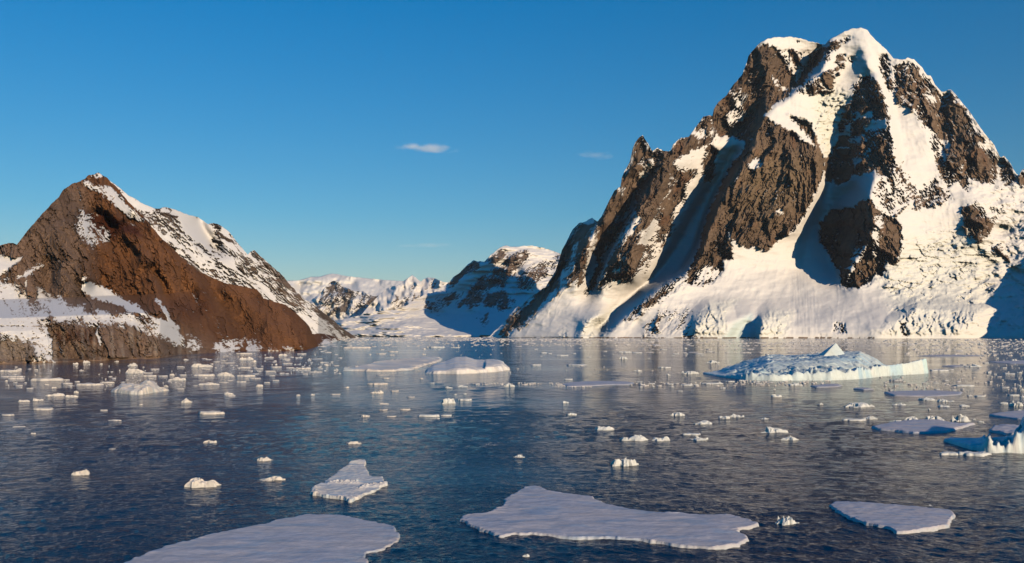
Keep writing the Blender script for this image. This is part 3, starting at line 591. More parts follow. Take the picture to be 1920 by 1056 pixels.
SB = [([(157,516),(163,527),(197,542),(265,580),(275,592),(246,584),(212,565),(182,561),(155,546)], 1.0, 4),
      ([(-600,560),(-100,532),(0,528),(23,530),(53,543),(83,551),(114,563),(129,575),(160,580),(120,590),(100,600),(82,606),(84,640),(80,684),(62,682),(60,645),(30,636),(0,632),(-600,640)], 0.68, 12),
      ([(100,585),(160,582),(240,592),(300,606),(340,622),(375,648),(360,658),(335,645),(290,625),(240,612),(180,606),(100,606)], 0.56, 9),
      ([(-300,500),(0,480),(40,484),(30,496),(0,516),(-300,560)], 1.0, 4), ([(291,560),(300,564),(327,608),(320,606)], 0.9, 2.5), ([(275,590),(300,600),(335,612),(338,618),(290,605)], 0.6, 3),
      ([(26,520),(50,510),(75,492),(80,498),(55,516),(30,526)], 0.6, 3), ([(48,515),(52,512),(50,540),(46,540)], 0.6, 2), ([(150,338),(180,346),(208,352),(235,385),(268,412),(262,412),(225,393),(195,365),(165,350)], 0.7, 4),
      ([(168,328),(186,324),(196,332),(180,334)], 0.6, 2), ([(155,400),(185,410),(200,440),(190,460),(160,455),(148,425)], 0.34, 12),
      ([(400,648),(460,640),(520,650),(560,655),(500,662),(420,664)], 0.40, 10), ([(183,618),(190,645),(186,650),(180,625)], 0.8, 2), ([(80,605),(95,640),(98,680),(85,680)], 0.6, 4)]
def paint_B(U, V, D):
    rk = np.ones(U.shape) - 0.0; Uw = U + 3 * fbm(U / 9, V / 9, 3, 591); Vw = V + 3 * fbm(U / 9, V / 9, 3, 592)
    for p, a, s in SB: rk = rk * (1 - a * soft_poly(Uw, Vw, p, s))
    bands = 0.75 * sstep(0.05, 0.5, fbm(U / 60 + V / 50, V / 7, 5, 617, 0.6)) * soft_poly(U, V, [(-600,590),(60,590),(120,592),(240,600),(330,618),(360,650),(300,640),(200,618),(60,620),(-600,625)], 8)
    rk = np.maximum(rk, bands)
    grey = np.clip(soft_poly(Uw, Vw, [(-600,700),(-600,420),(60,400),(120,340),(160,345),(175,400),(165,500),(175,545),(230,580),(330,610),(390,640),(420,664),(380,690)], 22), 0, 1)
    soft = sstep(240, 400, U) * 0.62
    def rc(U, V, r, f, n1):
        brown = np.array([0.190, 0.086, 0.037]) * (1 + 0.10 * f[..., None]); gr = np.array([0.215, 0.142, 0.100]) * (1 + 0.12 * f[..., None] + 0.1 * r[..., None])
        c = brown * (1 - grey[..., None]) + gr * grey[..., None]
        dk = np.clip(soft_poly(Uw, Vw, [(150,398),(200,398),(262,428),(268,445),(225,440),(215,450),(165,430),(148,420)], 7) + 0.6 * soft_poly(Uw, Vw, [(100,622),(185,615),(185,640),(170,645),(110,640)], 5) + 0.4 * soft_poly(Uw, Vw, [(315,560),(380,545),(400,580),(360,600),(325,590)], 12), 0, 1)
        c = c * (1 - dk[..., None]) + np.array([0.085, 0.026, 0.010]) * dk[..., None]
        stk = sstep(-0.2, 0.7, fbm(U / 9, V / 60, 4, 611))
        wh = (soft_poly(U, V, [(-600,640),(80,600),(100,680),(-600,690)], 15) * 0.5 + 0.42 * stk * soft_poly(U, V, [(80,606),(330,620),(380,665),(80,690)], 10))[..., None]
        c = c * (1 - wh) + np.array([0.42, 0.36, 0.30]) * wh
        return np.clip(c, 0.008, 0.6)
    tint, rock, dd = finish_paint(U, V, D, rk, 14.0, -0.30, 600, 1.15, 0.16, rc, mot=0.9, ledge=0.3)
    return tint, rock, dd * (1 - soft)
mountain('brown_mountain', 'brown and rust coloured mountain with snow patches on the left shore', MAT_NEAR, np.concatenate([np.linspace(-560, -12, 70), np.arange(-10, 605, 1.4)]), SKY_B, depth_B, paint_B, 260, jag=(1.6, 9), seed=22, back=0.5)
SKY_H = [(560,640),(575,630),(585,627),(600,625),(612,627),(625,631),(634,636),(642,641)]
def depth_H(U, V): return interp([(560,1000),(597,1084),(622,1130),(634,1400),(642,1560)], U) * (1 + 0.006 * np.clip(645 - V, 0, 30))
def paint_H(U, V, D):
    rk = 1 - 0.55 * soft_poly(U, V, [(598,648),(610,638),(632,636),(636,645)], 3)
    return finish_paint(U, V, D, rk, 7.0, -0.5, 700, 0.7, 0.1, lambda U, V, r, f, n1: np.clip(np.array([0.16, 0.07, 0.03])[None, None] * (1 + 0.12 * f[..., None]), 0.01, 0.5), mot=0.5)
mountain('brown_headland', 'low brown headland reaching out from the foot of the brown mountain', MAT_NEAR, np.arange(560, 642, 1.0), SKY_H, depth_H, paint_H, 24, jag=(0.8, 6), seed=23, back=0.06)

# ------------------------------------------------------------ ice on the water
def add_ice(name, X, Y, Z, tint, mat, label, cat, group=None, dark=None, keep=None):
    nr, nc = X.shape
    x0, y0 = float(X.mean()), float(Y.mean())
    o = mesh_obj(name, np.stack([X, Y, Z], -1).reshape(-1, 3), grid_faces(nr, nc, keep), mat,
                 attrs={'tint': ('FLOAT_COLOR', np.concatenate([tint, np.ones(tint.shape[:2] + (1,))], -1))}, loc=(x0, y0, 0))
    return tag(o, label, cat, group)
ICE = np.array([0.80, 0.83, 0.88])
def slab(name, outline, label, cat, thick=0.35, res=0.12, rough=0.06, seed=1, hfun=None, tone=(0.60, 0.59, 0.66), mat=None, edge=None, soft=None, group=None):
    """an ice body seen from its waterline outline (photo pixels on the water plane); hfun(u,v,X,Y,dist) -> height in metres"""
    P = [on_water(u, v) for u, v in outline]
    x0 = min(p[0] for p in P) - res * 3; x1 = max(p[0] for p in P) + res * 3; y0 = min(p[1] for p in P) - res * 3; y1 = max(p[1] for p in P) + res * 3
    nx = int((x1 - x0) / res) + 2; ny = int((y1 - y0) / res) + 2
    X, Y = np.meshgrid(np.linspace(x0, x1, nx), np.linspace(y0, y1, ny))
    size = max(x1 - x0, y1 - y0); e = edge or size * 0.012
    Xw = X + e * fbm(X / (e * 6), Y / (e * 6), 4, seed, 0.6); Yw = Y + e * fbm(X / (e * 6) + 7, Y / (e * 6), 4, seed + 2, 0.6)
    d = poly_dist(Xw, Yw, P)
    u = CX + F * X / Y; v = HOR + HC * F / Y
    sf = soft or res * 1.6
    if hfun is None:
        thick = thick * 0.62; rough = rough * 0.6
        h = thick * (0.8 + 0.2 * sstep(0, size * 0.12, d)) + rough * (1.2 * fbm(X / (size * 0.11), Y / (size * 0.07), 6, seed + 5, 0.6) - 0.35 * ridged(X / (size * 0.16) + Y / (size * 0.22), Y / (size * 0.09), 4, seed + 12, 0.45))
        h = h + rough * 1.6 * sstep(0.1, 0.6, facets(X / (size * 0.03), Y / (size * 0.03), seed + 13)) * np.exp(-d / (size * 0.03))
        rim = np.exp(-(d / (size * 0.012)) ** 2) * sstep(-0.1, 0.7, fbm(X / (size * 0.06), Y / (size * 0.06), 3, seed + 6))
        h = h + rim * thick * 0.35
    else: h = hfun(u, v, X, Y, d)
    Z = -0.5 + (np.maximum(h, 0.02) + 0.5) * sstep(-sf, sf, d)
    Z = np.where(d < -sf * 1.01, -0.5, Z)
    n = fbm(X / (size * 0.10), Y / (size * 0.045), 4, seed + 8); t0 = np.array(tone)
    pl = sstep(0.15, 0.6, fbm(X / (size * 0.16) + 3, Y / (size * 0.07), 4, seed + 20))[..., None]
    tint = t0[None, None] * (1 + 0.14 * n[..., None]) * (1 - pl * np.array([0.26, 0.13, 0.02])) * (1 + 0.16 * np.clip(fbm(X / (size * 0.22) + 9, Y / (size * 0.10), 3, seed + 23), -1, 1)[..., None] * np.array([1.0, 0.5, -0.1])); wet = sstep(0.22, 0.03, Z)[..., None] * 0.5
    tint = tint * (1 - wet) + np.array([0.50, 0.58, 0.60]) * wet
    vis = Z > -0.45; k = vis[:-1, :-1] | vis[1:, :-1] | vis[:-1, 1:] | vis[1:, 1:]
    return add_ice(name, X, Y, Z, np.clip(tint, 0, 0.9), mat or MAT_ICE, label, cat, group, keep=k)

# ---- the big floes of the foreground
slab('ice_floe', [(237,1056),(282,1039),(304,1028),(370,1011),(421,999),(486,986),(519,977),(574,967),(610,968),(647,969),(683,977),(727,986),(745,994),(751,1002),(745,1017),(720,1033),(692,1040),(689,1046),(692,1056),(676,1095),(600,1135),(400,1145),(250,1115),(170,1080)],
     'broad grey white ice floe cut off by the bottom edge of the photo', 'ice floe', 0.30, 0.10, 0.05, 31)
slab('ice_floe', [(859,978),(867,972),(879,968),(911,964),(925,960),(940,949),(943,940),(950,935),(982,917),(995,914),(1008,914),(1034,923),(1072,928),(1114,936),(1137,947),(1179,957),(1244,964),(1308,967),(1373,969),(1408,978),(1424,988),(1410,992),(1395,994),(1386,999),(1405,1006),(1409,1014),(1389,1024),(1340,1031),(1276,1027),(1202,1015),(1131,1012),(1047,1010),(992,1004),(959,1006),(937,1010),(925,1005),(898,994),(876,986)],
     'long whale shaped ice floe with a raised left shoulder at bottom centre', 'ice floe', 0.34, 0.10, 0.06, 32)
slab('ice_floe', [(1553,950),(1568,944),(1607,945),(1671,950),(1752,957),(1784,961),(1792,968),(1778,989),(1752,994),(1704,1002),(1679,1003),(1665,994),(1623,986),(1591,974),(1568,961)],
     'smooth pale leaf shaped floe alone at the lower right', 'ice floe', 0.45, 0.08, 0.04, 33)
slab('ice_floe', [(1634,802),(1661,796),(1679,793),(1713,790),(1759,790),(1781,794),(1800,796),(1830,796),(1815,801),(1802,804),(1777,812),(1747,814),(1713,814),(1679,810),(1655,808),(1640,806)],
     'bluish flat floe with a sunlit spike at its right end', 'ice floe', 0.6, 0.22, 0.08, 34)
slab('ice_floe', [(1656,736),(1690,734),(1747,733),(1807,736),(1802,741),(1759,744),(1713,744),(1675,743)], 'thin blue grey sheet floe just below the long tail of the large iceberg', 'ice floe', 0.4, 0.35, 0.06, 35)
slab('ice_floe', [(1852,779),(1872,775),(1906,772),(1935,772),(1970,780),(1940,789),(1906,787),(1875,783)], 'blue grey sheet floe cut by the right edge above the knobbly iceberg', 'ice floe', 0.5, 0.25, 0.06, 36)
slab('ice_floe', [(1854,809),(1861,800),(1884,798),(1915,800),(1940,806),(1930,816),(1906,817),(1884,815),(1868,811)], 'small rough floe touching the back of the knobbly iceberg', 'ice floe', 0.5, 0.18, 0.16, 37)
slab('ice_floe', [(1053,721),(1066,718),(1100,716),(1135,715.6),(1178,716.5),(1191,719),(1178,722),(1152,722),(1110,724),(1064,726)], 'thin flat floe in mid channel with a dirty crumbled left end', 'ice floe', 0.4, 0.4, 0.08, 38)
slab('ice_floe', [(1518,724),(1545,721),(1572,720.6),(1580,723),(1572,726),(1530,727)], 'small blue sheet floe right in front of the large iceberg', 'ice floe', 0.35, 0.35, 0.05, 39)
slab('ice_floe', [(1598,729),(1618,727),(1640,730),(1620,732)], 'tiny blue sheet floe between the large iceberg and the thin sheet floe', 'ice floe', 0.3, 0.3, 0.05, 40)
slab('ice_floe', [(1718,667.5),(1760,665.5),(1800,666),(1852,667),(1800,668.6),(1750,669)], 'sliver of sheet ice beyond the right end of the large iceberg', 'ice floe', 0.4, 0.9, 0.06, 41)
slab('ice_floe', [(1765,686.5),(1790,684.8),(1812,687),(1790,688.7)], 'narrow blue strip of sheet ice to the right of the large iceberg tail', 'ice floe', 0.35, 0.5, 0.06, 42)
slab('ice_floe', [(1852,679),(1880,677),(1935,676),(1935,683),(1890,682)], 'flat white floe cut by the right edge among loose ice', 'ice floe', 0.4, 0.6, 0.06, 43)
slab('ice_floe', [(640,695.5),(662,690),(684,686),(705,681),(723,679),(760,675),(800,671.5),(823,671),(826,677),(803,684),(785,689),(772,694),(735,696.5),(695,696.5)],
     'rumpled brownish white floe left of the flat topped iceberg', 'ice floe', 1.0, 0.45, 0.5, 44, tone=(0.82, 0.78, 0.74))
def h_arrow(u, v, X, Y, d):
    r1 = np.exp(-((v - (908 - (u - 620) * 0.02)) / 2.6) ** 2) * sstep(608, 622, u) * sstep(682, 668, u)
    r2 = np.exp(-((v - (922 - (u - 650) * 0.16)) / 3.5) ** 2) * sstep(650, 690, u); r3 = sstep(925, 938, v) * 0.5 + np.exp(-((u - 592) / 9) ** 2) * 0.6
    return 0.15 + (0.26 * np.clip(r1 + r2 + r3, 0, 1.2) * (0.6 + 0.9 * np.abs(fbm(X / 0.5, Y / 0.5, 4, 3)))) + 0.06 * fbm(X / 0.9, Y / 0.9, 4, 4) + 0.25 * np.exp(-((v - 869) / 3) ** 2)
slab('ice_floe', [(581,926),(585,917),(607,907),(618,898),(632,886),(647,875),(661,869),(685,868),(688,878),(691,891),(700,895),(716,897),(722,904),(727,911),(710,919),(691,926),(672,936),(658,942),(645,938),(629,935),(610,933),(589,930)],
     'arrowhead shaped floe with crumbled ridges at the centre left', 'ice floe', 0.4, 0.07, 0.1, 45, hfun=h_arrow, tone=(0.82, 0.80, 0.79))

# ---- icebergs
def h_tab(u, v, X, Y, d):
    top = np.interp(u, [794, 812, 835, 853, 873, 894, 925, 941, 953], [0.5, 1.9, 2.2, 3.3, 3.6, 2.5, 2.9, 2.9, 1.6])
    back = np.interp(v, [676, 684, 694, 700], [1.0, 0.8, 0.55, 0.42])
    k = 0.45 + 0.55 * np.where(u < 910, back, 1.0)
    return np.maximum(0.85 * top * k * (0.75 + 0.25 * sstep(0, 3, d)) + 0.18 * fbm(X / 4, Y / 3, 4, 11), 0.2)
slab('iceberg', [(794,697),(800,700),(820,701),(860,701.5),(900,700),(930,697),(953,694),(950,690),(938,684),(900,682),(870,679),(845,680),(818,686),(806,691)],
     'low flat topped white iceberg lying alone in mid channel', 'iceberg', 2, 0.35, 0.2, 51, hfun=h_tab, mat=MAT_BERG, tone=(0.84, 0.82, 0.82))
BF = [(1318,0.3),(1345,0.4),(1372,0.9),(1400,1.6),(1440,2.4),(1470,2.6),(1520,3.0),(1560,3.4),(1600,3.2),(1640,3.4),(1660,3.5),(1700,4.0),(1725,4.9),(1737,5.4),(1745,5.4)]
BB = [(1318,0.2),(1345,0.6),(1372,2.0),(1400,3.6),(1440,5.3),(1480,5.2),(1520,5.6),(1560,6.3),(1590,6.6),(1612,6.6),(1632,4.6),(1660,2.6),(1700,1.8),(1737,1.6)]
def h_big(u, v, X, Y, d):
    vf = np.interp(u, [1325,1372,1450,1560,1610,1650,1700,1737], [701,709,713.5,713,711,706,703,700])
    Df = HC * F / (vf - HOR); s = np.clip((Y - Df) / 45.0, 0, 1)
    h = interp(BF, u) * (1 - sstep(0.05, 0.55, s)) + interp(BB, u) * sstep(0.05, 0.55, s)
    wall = sstep(1640, 1665, u); h = np.where(wall > 0, h * (1 - wall) + wall * (interp(BF, u) * (1 - sstep(0.04, 0.22, s)) + 1.2 * sstep(0.04, 0.22, s)), h)
    # broken, fluted flank towards the viewer, smooth snow in the hollows
    rg = ridged(X / 5.0 + Y / 9.0, Y / 14.0, 5, 21, 0.55); fc = facets(X / 5.5, Y / 7.0, 22) * 1.0 + 0.45 * facets(X / 2.4, Y / 2.8, 23) - 0.5 * sstep(0.12, 0, cracks(X / 4.5 + Y / 20, Y / 11, 24))
    h = h + (0.75 * rg + 0.8 * fc * (1 - wall)) * sstep(0.3, 2.0, h) * (1 - 0.75 * wall) * (1 - 0.55 * sstep(0.12, 0.35, s))
    # pyramid
    px_, py_ = px(1567, 645, 332)[:2]; a = (X - px_); b = (Y - py_)
    pyr = 10.9 - np.maximum.reduce([-a * 0.85 + b * 0.15, a * 1.5 - b * 0.1 , -b * 1.3 + a * 0.5, b * 0.8])
    h = np.maximum(h, np.where(pyr > 4.2, pyr, 0))
    # swell at the middle
    qx, qy = px(1606, 668, 300)[:2]; h = np.maximum(h, 7.0 - np.hypot((X - qx) * 0.75, (Y - qy) * 0.45) + 0.7 * fc)
    return np.maximum(h, 0.15)
slab('iceberg', [(1318,700),(1345,706),(1372,709),(1400,713),(1450,714.5),(1500,713.5),(1560,713.5),(1610,711.5),(1635,708),(1660,705.5),(1700,703),(1737,700.5),(1738,696),(1722,692),(1680,690),(1640,689),(1590,688),(1540,688),(1470,689),(1410,692),(1370,695),(1340,698)],
     'largest iceberg with a pointed fin on top and a long low tail to the right', 'iceberg', 4, 0.28, 0.2, 52, hfun=h_big, mat=MAT_BERG, tone=(0.74, 0.86, 0.90), edge=0.9)
def h_knob(u, v, X, Y, d):
    k1 = facets(X / 0.9, Y / 0.9, 31); lump = ridged(X / 1.3, Y / 1.5, 3, 32)
    top = np.interp(u, [1768,1790,1805,1830,1842,1856,1862,1880,1898,1906,1914,1930,1950], [0.35,0.45,0.5,0.6,0.75,1.9,1.1,0.9,1.3,2.4,2.6,4.2,4.5])
    fr = sstep(833, 842, v); low = np.interp(u, [1768,1845,1850,1905,1915,1950],[1,1,0.35,0.35,1,1])
    h = top * (low * (1 - fr) + 1.0 * fr)
    knob = sstep(1842, 1856, u)
    return np.maximum(h + knob * fr * (0.5 * k1 + 0.35 * lump) + (1 - knob) * 0.10 * facets(X / 2.2, Y / 2.5, 34), 0.2)
slab('iceberg', [(1768,828),(1785,833),(1800,838),(1822,844),(1845,848),(1862,849.5),(1880,849),(1905,849.5),(1930,850),(1960,848),(1960,824),(1915,822),(1892,822),(1870,823),(1850,827),(1830,829),(1800,827),(1782,825)],
     'knobbly white iceberg cut by the right edge with blue blocks behind its crest', 'iceberg', 2, 0.10, 0.2, 53, hfun=h_knob, mat=MAT_BERG, tone=(0.78, 0.84, 0.86), edge=0.25)
def h_n(u, v, X, Y, d):
    top = np.interp(u, [206,215,228,245,262,280,290,300,320], [0.2,0.9,1.6,1.3,1.4,2.6,2.0,0.7,0.3]); return np.maximum(top * (0.6 + 0.4 * sstep(0, 2, d)) + 0.35 * facets(X / 1.6, Y / 1.8, 41), 0.15)
slab('iceberg', [(206,735),(222,737),(245,739.5),(268,740),(290,736),(319,732),(300,730.5),(270,729),(240,729),(220,731)], 'small peaked iceberg with a stained yellow base off the brown mountain', 'iceberg', 2, 0.16, 0.2, 54, hfun=h_n, mat=MAT_BERG, tone=(0.86, 0.80, 0.74), edge=0.4)

# ---- loose pieces: one mesh each
def chunk(u, vb, w, h, seed, kind='lump', rings=7, segs=22):
    D = HC * F / (vb - HOR); m = D / F; W = w * m / 2; H = max(h * m * ((0.58 if u < 700 else 0.68) if w < 24 else 0.80) - W * 0.06, 0.08)
    dep = W * (0.75 if kind == 'lump' else 0.6); dep = min(dep, W * 0.5 + 8)
    if kind == 'flat': H = min(H, 0.10 + 0.09 * W) 
    big = w > 24; nr, ns = (rings * 2, segs * 2) if big else (rings, segs)
    rr = np.linspace(0, 1, nr + 1)[1:]; th = np.linspace(0, 2 * math.pi, ns, endpoint=False)
    T, R = np.meshgrid(th, rr); c, s_ = np.cos(T), np.sin(T)
    ol = 0.92 + 0.42 * fbm(c[0] * 1.2 + seed, s_[0] * 1.2, 4, seed, 0.6) + 0.22 * pnoise(c[0] * 3 + seed, s_[0] * 3, seed + 1)
    x = R * c * ol[None]; y = R * s_ * ol[None]
    if kind == 'lump':
        px_, py_ = (_hash(np.array([seed]), np.array([3]), 1)[0] - 0.5) * 0.8, (_hash(np.array([seed]), np.array([4]), 1)[0] - 0.5) * 0.4
        pk = np.exp(-(((x - px_) / 0.55) ** 2 + ((y - py_) / 0.7) ** 2)); z = 0.26 * (1 - R ** 6) + 0.50 * pk + 0.75 * facets(x * 1.7 + seed, y * 1.5, seed) + 0.26 * facets(x * 4.2 + seed, y * 4.2, seed + 1)
        z = np.maximum(z * sstep(1.04, 0.80, R), 0.13); z = z / z.max()
    else:
        z = 0.85 + 0.35 * fbm(x * 2 + seed, y * 2, 4, seed) + 0.15 * (R > 0.75)
    z = z * sstep(1.0, 0.86, R) if kind == 'flat' else z * (R < 0.999)
    X = x * W; Y = y * dep; Z = z * H * (1.0 if kind == 'lump' else 1.0)
    Z = np.where(R > 0.999, -0.35, Z)
    cx0, cy0 = (u - CX) / F * D, D + dep * 0.9
    V = np.concatenate([[[0, 0, float(Z[0].mean())]], np.stack([X, Y, Z], -1).reshape(-1, 3)])
    idx = 1 + np.arange(nr * ns).reshape(nr, ns); nx_ = np.roll(idx, -1, 1)
    q = np.stack([idx[:-1], idx[1:], nx_[1:], nx_[:-1]], -1).reshape(-1, 4)
    t = np.stack([np.zeros(ns, int), idx[0], nx_[0]], -1)
    f = np.concatenate([np.concatenate([q[:, [0, 1, 2]], q[:, [0, 2, 3]]]), t])
    zz = V[:, 2] / H; warm = _hash(np.array([seed]), np.array([8]), 2)[0]
    base = np.array([0.84, 0.80, 0.76]) if u < 800 else np.array([0.80, 0.84, 0.86]); base = base * (0.92 + 0.1 * warm)
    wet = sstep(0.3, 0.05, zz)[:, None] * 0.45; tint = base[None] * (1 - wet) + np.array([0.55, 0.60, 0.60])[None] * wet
    if kind == 'flat' : tint = tint * 0.95
    smooth = np.full(len(f), kind == 'flat')
    return V + np.array([[cx0, cy0, 0]]), f, tint, smooth, (cx0, cy0, 0)
SEED = [100]
def piece(u, vb, w, h, label, group=None, kind=None, cat=None):
    SEED[0] += 1; kind = kind or ('flat' if h < w * (0.34 if w < 30 and group else 0.2) else 'lump')
    V, f, tint, sm, loc = chunk(u, vb, w, h, SEED[0], kind)
    nm = 'ice_chunk' if kind == 'lump' else 'drift_ice'
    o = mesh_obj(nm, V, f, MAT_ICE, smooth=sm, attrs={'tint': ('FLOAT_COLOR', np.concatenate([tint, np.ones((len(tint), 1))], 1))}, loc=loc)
    return tag(o, label, cat or ('ice chunk' if kind == 'lump' else 'drift ice'), group)
SINGLE = [
 (374,914,64,22,'boxy snow covered ice block nearest the front left of the photo'),(146,892,34,14,'small rounded white chunk alone at the far lower left'),
 (390,831,27,7,'small flat chunk with a dark underside, highest of the trail above the boxy block'),(492,865,31,9,'oval ice lump directly above the cigar shaped piece'),(507,902,45,10,'cigar shaped ice piece right of the boxy block'),
 (662,833,30,6,'thin spindle of ice above the arrowhead floe'),(974,858,24,7,'single low pinkish lump above the whale shaped floe'),(987,1045,14,9,'tiny white lump below the whale shaped floe'),
 (1480,985,43,20,'blue and white rounded lump between the two lower right floes'),(1747,950,10,5,'tiny white crumb behind the leaf shaped floe'),
 (1173,875,54,19,'tilted ice wedge above the right half of the whale shaped floe'),(1191,827,53,15,'ragged ice lump, leftmost of the row of four in mid right water'),(1242,827,37,11,'blue backed ice wedge beside the ragged leftmost lump of its row'),
 (1298,817,38,7,'low white piece with a knob at its right end, upper of a close pair'),(1312,826,38,9,'low blue and white piece, lower of a close pair'),(1320,796,38,9,'white slab with a blue dent above the close pair'),
 (1272,779,30,9,'crested white chunk with a blue left side in mid right water'),(1360,785,24,7,'white lump touching a round blue topped lump'),(1385,783,26,9,'round blue topped lump with a white lump on its left'),
 (1434,787,20,6,'small dark edged lump right of the blue topped pair'),(1457,813,47,15,'jagged white ice mass with small spires, right of the close pair'),(1484,826,35,11,'pointed shard with a blue hollow just below the jagged ice mass'),
 (1458,745,24,7,'small white lump below the front of the large iceberg'),(1540,759,13,6,'pair of tiny crumbs left of the cracked white mass'),(1617,764,58,12,'cracked white ice mass left of the sheet floe and chunks'),
 (1690,761,26,7,'round grey lump with a thin tail, right of the cracked white mass'),(1745,751,30,8,'blue hollowed lump against the front edge of the thin sheet floe'),(1778,754,32,8,'white and blue lump just right of the hollowed lump'),
 (1744,769,8,5,'tiny pointed crumb between sheet floe and spiked floe'),(1773,764,26,6,'low white wedge above the tilted block'),(1810,762,20,6,'low grey lump right of the white wedge'),
 (1606,790,45,7,'long dark blue bar of ice left of the spiked floe'),(1634,786,28,8,'white curl of ice behind the dark blue bar'),(1686,793,19,8,'small lump sitting at the back left of the spiked floe'),
 (1714,789,27,11,'round blue crested lump behind the spiked floe'),(1758,789,42,12,'long blue lump behind the middle of the spiked floe'),(1805,791,34,19,'tilted square block of cream ice behind the spiked floe'),
 (1842,792,11,4,'small white piece right of the tilted square block'),(1832,855,62,12,'low snowy ridge of ice in front of the knobbly iceberg'),(1786,853,40,6,'thin bar of ice with a blue tip, lowest of the knobbly iceberg group'),
 (1886,758,17,7,'small knobbly lump left of the right edge pile'),(1911,762,26,14,'pile of knobbly ice at the right edge above the sheet floe'),(1338,681,27,8,'small blue pyramid left of the large iceberg'),
 (1297,701,35,9,'row of white knobs off the left tip of the large iceberg'),(838,757,33,14,'wedge of ice with a sharp right end in mid water'),(871,751,28,5,'thin tail of ice right of the sharp wedge'),
 (803,782,46,9,'rectangular bar of ice left of its thin tail'),(836,780,24,3,'thin tail of ice right of the rectangular bar'),(955,725,24,9,'white block on the line of slush left of the dirty ended floe'),
 (1060,756,15,6,'little round lump below the dirty ended floe'),(1072,778,22,6,'low lump below the little round one'),(1133,807,38,10,'crusted white lump left of the row of four'),
 (868,726,22,5,'low white piece below the flat topped iceberg'),(841,728,18,5,'small white piece left of the low one below the flat topped iceberg'),(705,738,27,8,'beaded lump of ice in the blue water left of centre'),(739,734,19,3,'thin bar just right of the beaded lump'),
 (719,759,22,5,'yellowish bar of ice below the beaded lump'),(684,781,17,6,'small oval lump in blue water above the thin spindle'),(759,769,23,4,'thin bar with a raised left tip above the rectangular bar'),
 (347,755,22,15,'cubic white chunk with a clear reflection'),(393,777,56,7,'long low spindle of ice below the cubic chunk'),(427,740,22,9,'low double lump right of the cubic chunk'),(485,725,15,8,'round lump with a foot, right of the low double lump'),
 (67,752,22,10,'pointed lump at left, next to a dark tipped bar'),(41,754,25,6,'dark tipped bar of ice at the far left'),(97,743,36,8,'smooth white hump right of the pointed lump'),(130,745,25,6,'flat white piece below a small ball of ice'),(142,737,10,8,'small ball of ice above a flat white piece'),
 (77,769,43,5,'long thin strip of ice below the dark tipped bar'),(244,686,23,11,'conical white chunk close under the left cliff'),(247,700,42,12,'ridged white heap below the conical chunk'),(1395,634,28,7,'little white berg at the mouth of the blue shaded ice cave on the far shore'),
 (1172,661,27,5,'long white piece in the open water off the far glacier'),(1170,673,18,7,'twin lump below the long white piece'),(1247,690,25,4,'thin white bar left of the small blue pyramid'),(1197,696,17,5,'small peaked piece left of the thin white bar'),(1254,704,9,5,'tiny lump below the thin white bar'),
 (212,790,26,3,'thin sliver of ice in the open water at left'),(193,770,16,3,'short bar of ice above the thin sliver'),(31,802,25,3,'lone bar of ice near the left edge'),(61,814,11,4,'little crumb below the lone bar'),(209,843,13,2,'lowest faint sliver at left'),(263,759,9,3,'tiny crumb below the stained iceberg'),
]
for u, vb, w_, h_, lb in SINGLE: piece(u, vb, w_, h_, lb)
